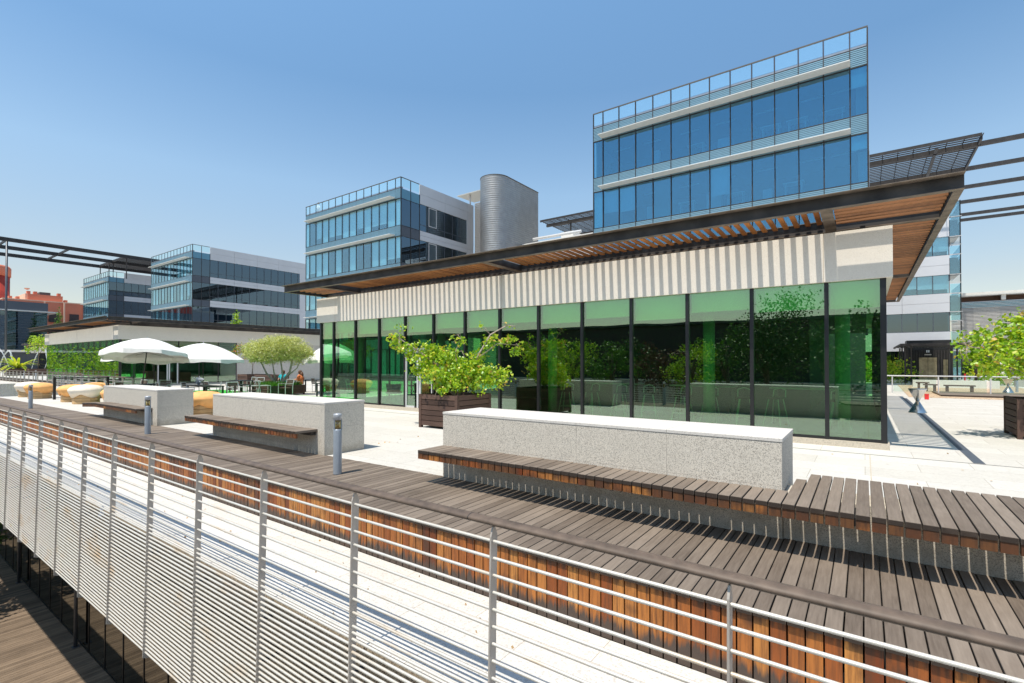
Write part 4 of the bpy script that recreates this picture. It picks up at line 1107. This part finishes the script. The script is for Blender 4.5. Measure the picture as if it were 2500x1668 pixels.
def grass(name, x0, x1, y0, y1, z, n, h, matn, label, seed, parent=None):
    rr = random.Random(seed); m = MB()
    for i in range(n):
        x, y = rr.uniform(x0, x1), rr.uniform(y0, y1); a = rr.uniform(0, 6.28); hh = h * rr.uniform(.6, 1.2); dx, dy = rr.gauss(0, .12), rr.gauss(0, .12)
        wx, wy = .02 * math.cos(a), .02 * math.sin(a)
        m.poly([(x - wx, y - wy, z), (x + wx, y + wy, z), (x + dx, y + dy, z + hh)])
    return stuff(m.build(name, matn), label, 'grass')
grass('grass', -27.6, -25.9, 13.9, 15.8, .44, 1500, .36, 'leaf_grass', 'tufts of green grass growing under the olive tree', 4)
# rust-tinged trees behind the olive
for k, (cx_, cy_, lab) in enumerate(((-38.4, 19.2, 'behind the olive on the left, above the long planter'), (-28.3, 20.5, 'behind the olive on the right, against the near pavilion'))):
    planter(cx_ - .75, cx_ + .75, cy_ - .75, cy_ + .75, .93, 'dark timber planter %s' % ('left of and behind the olive planter' if k == 0 else 'right of and behind the olive planter'), rows=6)
    C = Vector((cx_, cy_, 0))
    blobs = [B(-.8, 2.7, 0, .8, .7, .45), B(.2, 2.9, 0, .9, .7, .5), B(1.0, 2.6, 0, .7, .6, .45), B(0, 2.3, 0, .9, .6, .3), B(-1.3, 2.4, 0, .4, .4, .3)]
    limbs = [([P(0, .8), P(.05, 1.6), P(-.1, 2.3), P(-.6, 2.7)], .05), ([P(0, 1.5), P(.3, 2.1), P(.8, 2.6)], .03)]
    tree('redbud_tree', 'green tree with rusty orange leaves %s' % lab, 'tree', (cx_, cy_, .83), limbs, blobs, 1800, .12, 'round', 'leaf_rust', 'bark_pale', 40 + k, twigs=10)
planter(-36.9, -34.4, 18.6, 19.9, .93, 'long dark timber planter behind the terrace chairs', rows=6)
# left background planting
planter(-97.6, -95.4, 14.6, 17.0, .98, 'distant dark planter holding the spiky palm, left of the pair'); planter(-94.6, -92.4, 16.2, 18.4, .98, 'distant dark planter beside the fountain, right of the pair')
t_ = thing('palm', 'small spiky yellow-green palm in the distant planter at far left', 'palm', (-96.5, 15.8, .9))
m = MB(); rr = random.Random(3)
for i in range(46):
    a = rr.uniform(0, 6.28); ln = rr.uniform(2.3, 3.4); up = rr.uniform(.45, 1.4); dx, dy = math.cos(a), math.sin(a); pv = None
    for q in range(7):
        s = q / 6; p = Vector((-96.5 + dx * ln * s, 15.8 + dy * ln * s, 1.0 + up * ln * .9 * s - .75 * ln * s * s)); wv = .13 * math.sin(math.pi * min(1, .12 + s * .88)) + .01
        e = (p - Vector((-dy, dx, 0)) * wv, p + Vector((-dy, dx, 0)) * wv)
        if pv: m.poly([pv[0], pv[1], e[1], e[0]])
        pv = e
m.build('fronds', 'leaf_palm', t_); MB().tube([(-96.5, 15.8, .8), (-96.5, 15.8, 1.2)], .16).build('trunk', 'bark', t_)
C = Vector((-93.5, 17.3, 0)); blobs = [B(0, 4.6, 0, 1.5, 1.3, .9), B(-.6, 3.8, 0, 1.1, 1, .6), B(.9, 4.1, 0, 1.0, .9, .6), B(.2, 5.3, 0, .8, .7, .5), B(-1.2, 3.3, 0, .6, .5, .3)]
tree('young_tree', 'young yellow-green tree in the distant planter beside the fountain', 'tree', (-93.5, 17.3, .9), [([P(0, .8), P(.05, 2.4), P(0, 4.2)], .07), ([P(0, 2.6), P(.5, 3.6), P(.9, 4.3)], .04)], blobs, 800, .22, 'round', 'leaf_redbud', 'bark', 51)
for nme, cx_, cy_, z0, z1, r, lab, mt in (('conifer', -139.3, 29.0, 6.5, 13.7, 1.5, 'narrow dark green conifer rising behind the left pavilion before the salmon building', 'leaf_green'), ('sapling', -68.0, 31.9, 4.5, 8.6, 1.1, 'small bright green conifer sapling above the roof of the left pavilion', 'leaf_bright')):
    bb = [(cx_, cy_, z0 + (z1 - z0) * (i + .5) / 7, r * (1 - i / 7.5), r * (1 - i / 7.5), (z1 - z0) / 11) for i in range(7)]
    tree(nme, lab, 'tree', (cx_, cy_, 0), [([(cx_, cy_, 0), (cx_, cy_, z0 + 1), (cx_, cy_, z1 - .2)], .10)], bb, 1500, .26, 'quad', mt, 'bark', 60 + int(r * 10))
# fountain
ft = thing('fountain', 'arching white water jets of the distant fountain at the far left', 'fountain', (-98, 18, 0))
rr = random.Random(9)
for (x, y, hgt, ln, dr) in ((-100, 13.0, 3.6, 3.2, -1), (-99, 15.5, 3.9, 3.4, -1), (-97, 18.5, 3.9, 3.2, 1), (-99, 17.5, 3.7, 2.6, 1), (-92, 22.0, 3.3, 2.6, -1), (-100, 14.3, 3.2, 2.2, 1)):
    pts = []
    for q in range(15):
        s = q / 14; r_ = dr * ln * s; v = Vector((x, y, 0)) + Rt * r_; pts.append((v.x, v.y, .3 + hgt * (1 - (1 - s * 1.35) ** 2 if s < .74 else 1 - (s * 1.35 - 1) ** 2 * 6)))
    pts = [(a, b_, max(.1, c)) for a, b_, c in pts]
    MB().tube(pts, [.03 + .09 * q / 14 for q in range(15)], 8).build('jet', 'spray', ft, True)
box(-103, -88, 20.8, 21.0, 0, 1.0).build('basin_wall', 'white_wall', ft)
# terrace rails by the pond
def rail(x0, x1, y, label, n):
    t_ = thing('terrace_railing', label, 'railing', ((x0 + x1) / 2, y, 0), 'far railings round the pond')
    MB().tube([(x0, y, 1.05), (x1, y, 1.05)], .035, 8).build('handrail', 'handrail_wood', t_)
    for z in (.2, .36, .52, .68, .84): MB().tube([(x0, y, z), (x1, y, z)], .012, 6).build('tube', 'rail_metal', t_)
    for k in range(n + 1):
        x = x0 + (x1 - x0) * k / n; box(x - .03, x + .03, y - .035, y + .035, 0, 1.02).build('post', 'post_metal', t_)
rail(-84, -44, 10.4, 'distant tube railing on the timber kerb beyond the pond', 26)
rail(-44, -29.8, 9.0, 'tube railing in front of the ivy-green glass of the left pavilion', 10)

# terrace furniture ---------------------------------------------------
# round covered seats
def seat(x, y, rz, cmat, label, k=1.0):
    t_ = thing('round_seat', label, 'seat', (x, y, 0), 'round covered seats on the terrace')
    m = MB(); n = 16
    for i in range(n):
        a0, a1 = 2 * math.pi * i / n, 2 * math.pi * (i + 1) / n; r = .44 * k
        m.poly([(x + r * math.cos(a0), y + r * math.sin(a0), 0), (x + r * math.cos(a1), y + r * math.sin(a1), 0), (x + r * math.cos(a1), y + r * math.sin(a1), .4 * k), (x + r * math.cos(a0), y + r * math.sin(a0), .4 * k)])
    m = MB()
    for z in (0, .13, .26): m.lathe([(.45 * k, z * k + .004), (.455 * k, z * k + .06), (.45 * k, z * k + .122 * k)], x, y, 10, )
    m.build('drum', 'stump_wood', t_)
    m = MB(); n = 48
    prof = [(.02, .80), (.2, .79), (.38, .755), (.52, .69), (.60, .60), (.605, .55), (.57, .47)]
    for r, z in prof:
        for q in range(n):
            a = 2 * math.pi * q / n; m.v.append((x + r * k * math.cos(a), y + r * k * math.sin(a), z * k))
    for q in range(n):      # scalloped skirt
        a = 2 * math.pi * q / n; lob = .5 + .5 * math.cos(4 * (a - rz)); lob = lob ** .6
        m.v.append((x + (.51 - .02 * lob) * k * math.cos(a), y + (.51 - .02 * lob) * k * math.sin(a), (.41 - .15 * lob) * k))
    for q in range(n):
        a = 2 * math.pi * q / n; m.v.append((x + .46 * k * math.cos(a), y + .46 * k * math.sin(a), .40 * k))
    L_ = len(prof) + 2
    for i in range(L_ - 1):
        for q in range(n):
            q2 = (q + 1) % n; m.f.append((i * n + q, (i + 1) * n + q, (i + 1) * n + q2, i * n + q2))
    m.f.append(tuple(range(n)))
    m.build('cushion', cmat, t_, True)
SX = [(-28.0, 6.75, .2, 'cushion_white', 'white round seat with scalloped cover, nearest of the group', 1.05),
      (-29.9, 6.75, .9, 'cushion_orange', 'orange round seat directly behind the nearest white one', 1.0),
      (-33.9, 6.35, .3, 'cushion_orange', 'orange round seat right of the farthest bollard on the deck', 1.0),
      (-36.0, 6.35, 1.0, 'cushion_white', 'white round seat at the left end, beside the pond', 1.0),
      (-32.0, 8.1, .5, 'cushion_orange', 'orange round seat at the back, behind two black posts', 1.0),
      (-24.4, 6.95, .1, 'cushion_orange', 'orange round seat left of the far granite block, behind the bench end', 1.05),
      (-28.4, 8.9, .1, 'cushion_white', 'white round seat behind the slatted chairs', .9),
      (-18.2, 7.5, .1, 'cushion_orange', 'orange round seat peeping out right of the far granite block', 1.05)]
for s in SX: seat(*s)
tag(box(-35.0, -20.6, 9.9, 15.3, .0, .012).build('turf_mat', 'turf'), 'bright green artificial turf mat under the terrace tables', 'mat')
tag(box(-28.7, -27.1, 7.55, 8.6, .0, .22).build('turf_step', 'turf'), 'bright green turf-covered step behind the nearest white seat', 'mat')
def chair_parts(arms=True):
    t_ = thing('terrace_chair', 'x', 'chair', (0, 0, 0), 'slatted metal chairs on the terrace')
    m = MB()
    for i in range(5): m.box(-.24, .24, -.22 + i * .09, -.15 + i * .09, .43, .45)
    m.build('seat', 'chair_wood', t_)
    m = MB()
    for i in range(4): m.box(-.23, .23, .27 + i * .012, .285 + i * .012, .53 + i * .085, .60 + i * .085)
    m.build('backrest', 'chair_wood', t_)
    f = MB()
    for sx in (-.26, .26):
        f.tube([(sx, .24, 0), (sx, .24, .45), (sx, .33, .89)], .019, 6); f.tube([(sx, -.24, 0), (sx, -.24, .66), (sx, .27, .66)], .018, 6)
    f.tube([(-.26, .33, .89), (.26, .33, .89)], .019, 6)
    f.build('frame', 'alu_white', t_)
    return t_
cp = chair_parts()
CH = [(-29.6, 8.2, 2.8, 'seen from behind, left of the white-topped parasol pole'), (-28.4, 8.3, 2.2, 'with its back to the nearest white seat'), (-31.0, 9.6, .3, 'farther back near the pond railing'), (-29.5, 10.2, .9, 'turned sideways behind two others'),
      (-26.3, 9.2, 3.0, 'just behind the far granite block, left end'), (-25.4, 9.9, 2.4, 'just behind the far granite block, middle'), (-24.8, 10.6, -.4, 'on the far side of the long dark table, left'), (-31.4, 15.5, .0, 'by the white door of the left pavilion'), (-30.2, 15.4, .4, 'right of the white door of the left pavilion'),
      (-25.7, 11.0, 3.1, 'under the right parasol, seen from behind with green light on it'), (-24.8, 12.4, -.3, 'under the right parasol, facing the camera'), (-23.9, 11.2, 1.6, 'seen in profile right of the parasol pole'), (-24.6, 12.9, 2.9, 'with light frame, left of the olive planter'), (-25.6, 14.6, .2, 'with light frame, left of and behind the olive planter'), (-28.3, 16.9, .0, 'behind the olive planter, left'), (-26.9, 17.4, 3.0, 'behind the olive planter beside the woman in orange'), (-23.3, 15.6, 1.3, 'right of the olive planter, nearest the pavilion glass'), (-22.4, 16.6, 2.2, 'tall one at the left edge of the near pavilion glass')]
for k, (x, y, a, lab) in enumerate(CH):
    o = cp if k == 0 else copy_tree(cp)
    o.location = (x, y, 0); o.rotation_euler = (0, 0, a); o['label'] = 'slatted metal terrace chair ' + lab
for x, y, lx, lab in ((-24.9, 10.3, 1.0, 'long dark terrace table behind the far granite block'), (-29.0, 9.3, .5, 'dark terrace table between the chairs at left'), (-24.7, 11.7, .45, 'dark terrace table under the right parasol'), (-27.6, 17.7, .6, 'dark terrace table behind the olive tree'), (-22.6, 15.2, .5, 'dark terrace table right of the olive planter'), (-30.5, 14.6, .7, 'dark terrace table before the white door of the left pavilion')):
    t_ = thing('terrace_table', lab, 'table', (x, y, 0), 'dark tables on the terrace')
    box(x - lx, x + lx, y - .4, y + .4, .71, .75).build('table_top', 'black', t_)
    for sx in (-1, 1):
        for sy in (-1, 1): box(x + sx * (lx - .05) - .03, x + sx * (lx - .05) + .03, y + sy * .35 - .03, y + sy * .35 + .03, 0, .71).build('leg', 'black', t_)
t_ = thing('flower_pot', 'small pot of white flowers standing on the long dark terrace table', 'plant', (-25.6, 10.3, .75)); MB().lathe([(.05, .75), (.07, .87)], -25.6, 10.3, 10).build('pot', 'alu_grey', t_)
crown([(-25.6, 10.3, 1.0, .18, .18, .11)], 160, .07, 'round', 5).build('flowers', 'flower', t_)
t_ = thing('menu_frame', 'black metal frame on two posts beside the round seats', 'sign frame', (-32.0, 6.6, 0)); 
for x, y in ((-32.2, 6.55), (-31.35, 8.4)): box(x - .05, x + .05, y - .05, y + .05, 0, 1.1).build('post', 'black', t_)
MB().tube([(-32.2, 6.55, 1.05), (-31.35, 8.4, 1.05)], .03).build('top_bar', 'black', t_)
# parasols
def parasol(x, y, zv, r, zt, tilt, tdir, label, pole_to):
    t_ = thing('parasol', label, 'parasol', (x, y, 0), 'white parasols on the terrace')
    n = 8; m = MB(); v = MB(); T = Matrix.Rotation(tilt, 3, Vector((math.cos(tdir), math.sin(tdir), 0)))
    def tr(p): q = T @ (Vector(p) - Vector((0, 0, zv))) + Vector((0, 0, zv)); return (q.x + x, q.y + y, q.z)
    rings = []
    for j in range(7):
        s = j / 6; ring = []
        for i in range(n * 4):
            a = 2 * math.pi * i / (n * 4); sc_ = 1 - .045 * math.sin(math.pi * ((i % 4) / 4)) * 1.5
            s2 = s; rad = r * s * sc_ if s > 0 else .02
            z = zv + (zt - zv) * (1 - s2 ** 1.7)
            ring.append(tr((rad * math.cos(a), rad * math.sin(a), z)))
        rings.append(ring)
    for ring in rings: m.v += ring
    k = n * 4
    for j in range(6):
        for i in range(k): m.f.append((j * k + i, (j + 1) * k + i, (j + 1) * k + (i + 1) % k, j * k + (i + 1) % k))
    m.f.append(tuple(range(k)))
    m.build('canopy', 'canvas', t_, True)
    for i in range(k):
        a, b_ = Vector(rings[6][i]), Vector(rings[6][(i + 1) % k]); c = Vector((x, y, a.z)); oa = (a - c) * .02; ob = (b_ - c) * .02
        dn = Vector((0, 0, -.17 - .04 * math.sin(i * 1.6))); dn2 = Vector((0, 0, -.17 - .04 * math.sin(((i + 1) % k) * 1.6)))
        v.poly([a, b_, b_ + ob + dn2, a + oa + dn])
    v.build('valance', 'valance', t_)
    ap = Vector(tr((0, 0, zt)))
    MB().tube([pole_to, Vector(tr((0, 0, zv - .1))), ap], .024, 8).build('pole', 'steel_dark', t_)
    MB().lathe([(.03, ap.z), (.015, ap.z + .05), (.03, ap.z + .09)], ap.x, ap.y, 8).build('finial', 'alu_white', t_)
    rb_ = MB()
    for i in range(0, k, 4): rb_.tube([Vector(tr((0, 0, zv + .1))), Vector(rings[5][i]) - Vector((0, 0, .03))], .008, 4)
    rb_.build('ribs', 'steel_dark', t_)
    MB().lathe([(.25, 0), (.25, .05), (.06, .09)], pole_to[0], pole_to[1], 16).build('base', 'steel_dark', t_)
parasol(-26.2, 8.4, 2.16, 1.68, 2.90, R(9), R(235), 'white parasol with ruffled edge, highest and tilted, at left', (-26.6, 8.3, 0))
parasol(-28.9, 9.6, 2.10, 2.1, 2.78, R(2), R(60), 'white parasol with ruffled edge, partly behind the tilted one', (-28.9, 9.6, 0))
parasol(-27.6, 11.3, 2.02, 1.95, 2.80, R(2), R(120), 'white parasol with ruffled edge left of the olive tree', (-27.5, 11.3, 0))
parasol(-26.0, 17.9, 1.95, 1.7, 3.0, R(0), 0, 'white parasol behind the olive tree, partly seen through the pavilion glass', (-26.0, 17.9, 0))

# seated people
def person(x, y, rz, top, skin, hairm, legs, label, longhair):
    t_ = thing('person', label, 'person', (0, 0, 0))
    J = dict(pelvis=(0, 0, .52), waist=(0, .03, .72), chest=(0, .05, .95), neck=(0, .02, 1.10), head=(0, -.02, 1.20), crown_=(0, -.02, 1.30))
    ed = []; vs = []; rad = []
    def add(p, r): vs.append(p); rad.append(r); return len(vs) - 1
    pl_ = add((0, .0, .53), .15); wa = add((0, .03, .72), .125); ch = add((0, .04, .93), .15); nk = add((0, .02, 1.09), .055); hd = add((0, -.01, 1.19), .095); ct = add((0, -.01, 1.28), .075)
    ed += [(pl_, wa), (wa, ch), (ch, nk), (nk, hd), (hd, ct)]
    for s in (-1, 1):
        hp = add((s * .10, -.04, .52), .10); kn = add((s * .13, -.46, .55), .07); an = add((s * .13, -.48, .10), .045); tt = add((s * .13, -.64, .05), .04)
        ed += [(pl_, hp), (hp, kn), (kn, an), (an, tt)]
        sh = add((s * .19, .04, 1.0), .06); el = add((s * .25, -.08, .76), .045); wr = add((s * .12, -.30, .78), .032); hn = add((s * .07, -.39, .79), .035)
        ed += [(ch, sh), (sh, el), (el, wr), (wr, hn)]
    me = bpy.data.meshes.new('body'); me.from_pydata(vs, ed, []); o = bpy.data.objects.new('body', me); col.objects.link(o); o.parent = t_
    md = o.modifiers.new('s', 'SKIN'); 
    for i, r_ in enumerate(rad): me.skin_vertices[0].data[i].radius = (r_, r_ * .85)
    me.skin_vertices[0].data[0].use_root = True
    sd = o.modifiers.new('u', 'SUBSURF'); sd.levels = 1; sd.render_levels = 2; md.use_smooth_shade = True
    me.materials.append(M[skin])
    MB().tube([(0, .0, .50), (0, .03, .72), (0, .04, .90), (0, .035, 1.02), (0, .03, 1.07)], [.19, .17, .205, .15, .075], 14).build('shirt', top, t_, True)
    for s in (-1, 1):
        MB().tube([(s * .12, .04, 1.02), (s * .20, .03, .99), (s * .24, -.03, .86)], [.08, .075, .06], 10).build('sleeve', top, t_, True)
        MB().tube([(s * .09, .02, .53), (s * .13, -.44, .57), (s * .135, -.49, .50), (s * .13, -.49, .16)], [.125, .09, .085, .06], 10).build('trouser_leg', legs, t_, True)
    h = MB().lathe([(.06, 1.10), (.10, 1.14), (.115, 1.22), (.105, 1.30), (.05, 1.345), (.01, 1.35)], 0, .02, 14)
    if longhair: h.tube([(0, .09, 1.22), (0, .13, 1.05), (0, .16, .85)], [.09, .10, .05], 10)
    h.build('hair', hairm, t_, True)
    MB().tube([(0, -.10, 1.20), (0, -.125, 1.17), (0, -.10, 1.165)], [.012, .014, .008], 6).build('nose', skin, t_, True)
    t_.location = (x, y, 0); t_.rotation_euler = (0, 0, rz)
person(-29.4, 16.6, R(30), 'turquoise', 'skin', 'hair_brown', 'white_cloth', 'seated person in a turquoise top and white trousers behind the olive planter', False)
person(-28.2, 17.0, R(-60), 'orange_cloth', 'skin_tan', 'hair_brown', 'black', 'seated woman with long brown hair and orange top behind the olive tree', True)

# hedges and planting on the right
stuff(crown([(2.2, 56, 1.0, 1.6, 1.5, 1.1), (.2, 57, 1.1, 1.5, 1.5, 1.2)], 2200, .22, 'quad', 71).build('hedge', 'leaf_redbud'), 'bright green shrubs left of the entrance pergola', 'hedge')
stuff(crown([(8.4, 55, 1.0, 1.5, 1.2, 1.0), (10.5, 56, 1.0, 1.7, 1.2, 1.0), (13, 57, 1.0, 1.7, 1.2, 1.0)], 3200, .22, 'quad', 72).build('hedge', 'leaf_redbud'), 'bright green shrubs right of the entrance pergola', 'hedge')

# fallen leaves
fl = MB(); rr = random.Random(44)
for i in range(70): leaf1(fl, rr, (rr.uniform(-9, 4), rr.uniform(6.9, 13.0), .012), .05, 'quad')
for i in range(60): leaf1(fl, rr, (rr.uniform(-16, 1.5), rr.uniform(2.8, 3.9), -.59), .035, 'quad')
stuff(fl.build('fallen_leaves', 'stump_wood'), 'few dry leaves scattered over the paving', 'leaves')
# ------------------------------------------------------------------ behind the camera: lower garden seen in the glass
ow_ = thing('opposite_pavilion', 'dark glass hall opposite, seen only mirrored in the pavilion glass', 'building', (-25, -34, 0))
box(-95, 22, -46, -34, -12, 6.3).build('wall', 'window_dark', ow_); box(-96, 23, -46, -33.4, 6.31, 6.6).build('roof', 'canopy_steel', ow_)
struct(box(-80, 30, -60, -30, -12, -.2).build('far_terrace', 'concrete'))
def bigtree(x, y, z, r, mt, label, seed, n=2600, sz=.2):
    rr = random.Random(seed); bb = [(x + rr.uniform(-.55, .55) * r, y + rr.uniform(-.5, .5) * r, z + rr.uniform(-.5, .5) * r, r * rr.uniform(.35, .55), r * rr.uniform(.35, .55), r * rr.uniform(.3, .45)) for _ in range(9)]
    lm = [([(x, y, -12), (x + .1, y, z - r * .6), (x, y, z + r * .3)], .22)] + [([(x, y, z - r * .6), ((x + b[0]) / 2, (y + b[1]) / 2, (z + b[2]) / 2), b[:3]], .09) for b in bb[:5]]
    tree('garden_tree', label, 'tree', (x, y, -12), lm, bb, n, sz, 'quad', mt, 'bark', seed, 'trees of the lower garden')
bigtree(-5.0, -8.5, 3.2, 3.8, 'leaf_dark', 'broad dark tree of the lower garden, mirrored in the right-hand panes', 81, 9000, .14)
bigtree(-12, -10, 1.4, 2.6, 'leaf_plum', 'plum-leaved tree of the lower garden, mirrored in the middle panes', 82, 2400, .16)
bigtree(-15.5, -9, 1.8, 2.2, 'leaf_green', 'light green tree of the lower garden beside the plum-leaved one', 83, 2200, .16)
bigtree(1.8, -9, 3.2, 3.6, 'leaf_dark', 'dark tree of the lower garden, mirrored in the corner pane', 84, 3200, .18)
bigtree(-9.2, -7.0, 1.5, 1.9, 'leaf_bright', 'bright green tree of the lower garden, mirrored beside the dark broad one', 88, 2200, .13)
bigtree(-18.5, -8.0, 1.9, 2.0, 'leaf_bright', 'bright green tree of the lower garden, mirrored behind the planter tree', 89, 2200, .14)
for k_, (x_, y_, z_, r_) in enumerate(((-2.2, -13, 2.5, 2.6), (-8.5, -14, 2.2, 2.8), (-16, -15, 2.6, 2.8), (-24, -15, 2.4, 3.2), (-33, -14, 2.0, 3.2), (5.5, -12, 3.0, 3.0))):
    bigtree(x_, y_, z_, r_, ('leaf_dark', 'leaf_green')[k_ % 2], '%s tree in the back row of the lower garden, %s' % (('dark', 'mid green')[k_ % 2], ('behind the broad dark tree', 'behind the bright one', 'behind the plum-leaved tree', 'left of the plum-leaved tree', 'farthest left', 'farthest right')[k_]), 100 + k_, 1700, .24)
bigtree(-22, -12, 1.5, 2.6, 'leaf_green', 'green tree of the lower garden farther left', 85, 1800, .2)
bigtree(-35.2, 3.4, -5.4, 3.6, 'leaf_dark', 'dark green tree in the lower court, nearest of three behind the dense tubes', 86, 4200, .24)
bigtree(-42.5, 4.0, -4.6, 3.6, 'leaf_green', 'green tree in the lower court, middle of three behind the dense tubes', 90, 3600, .26)
bigtree(-49.5, 4.0, -4.6, 3.6, 'leaf_green', 'green tree in the lower court, farthest of three behind the dense tubes', 91, 3000, .28)
# bamboo mirrored in the left pavilion
bam = MB(); rr = random.Random(12)
stuff(crown([(x, 1.6 + rr.uniform(-.6, .6), .8 + rr.uniform(-1, 1), 2.4, 1.0, 3.4) for x in range(-190, -46, 3)], 16000, .34, 'quad', 13).build('bamboo_grove', 'leaf_bamboo'), 'bamboo grove growing below the terrace, mirrored in the left pavilion glass', 'bamboo')
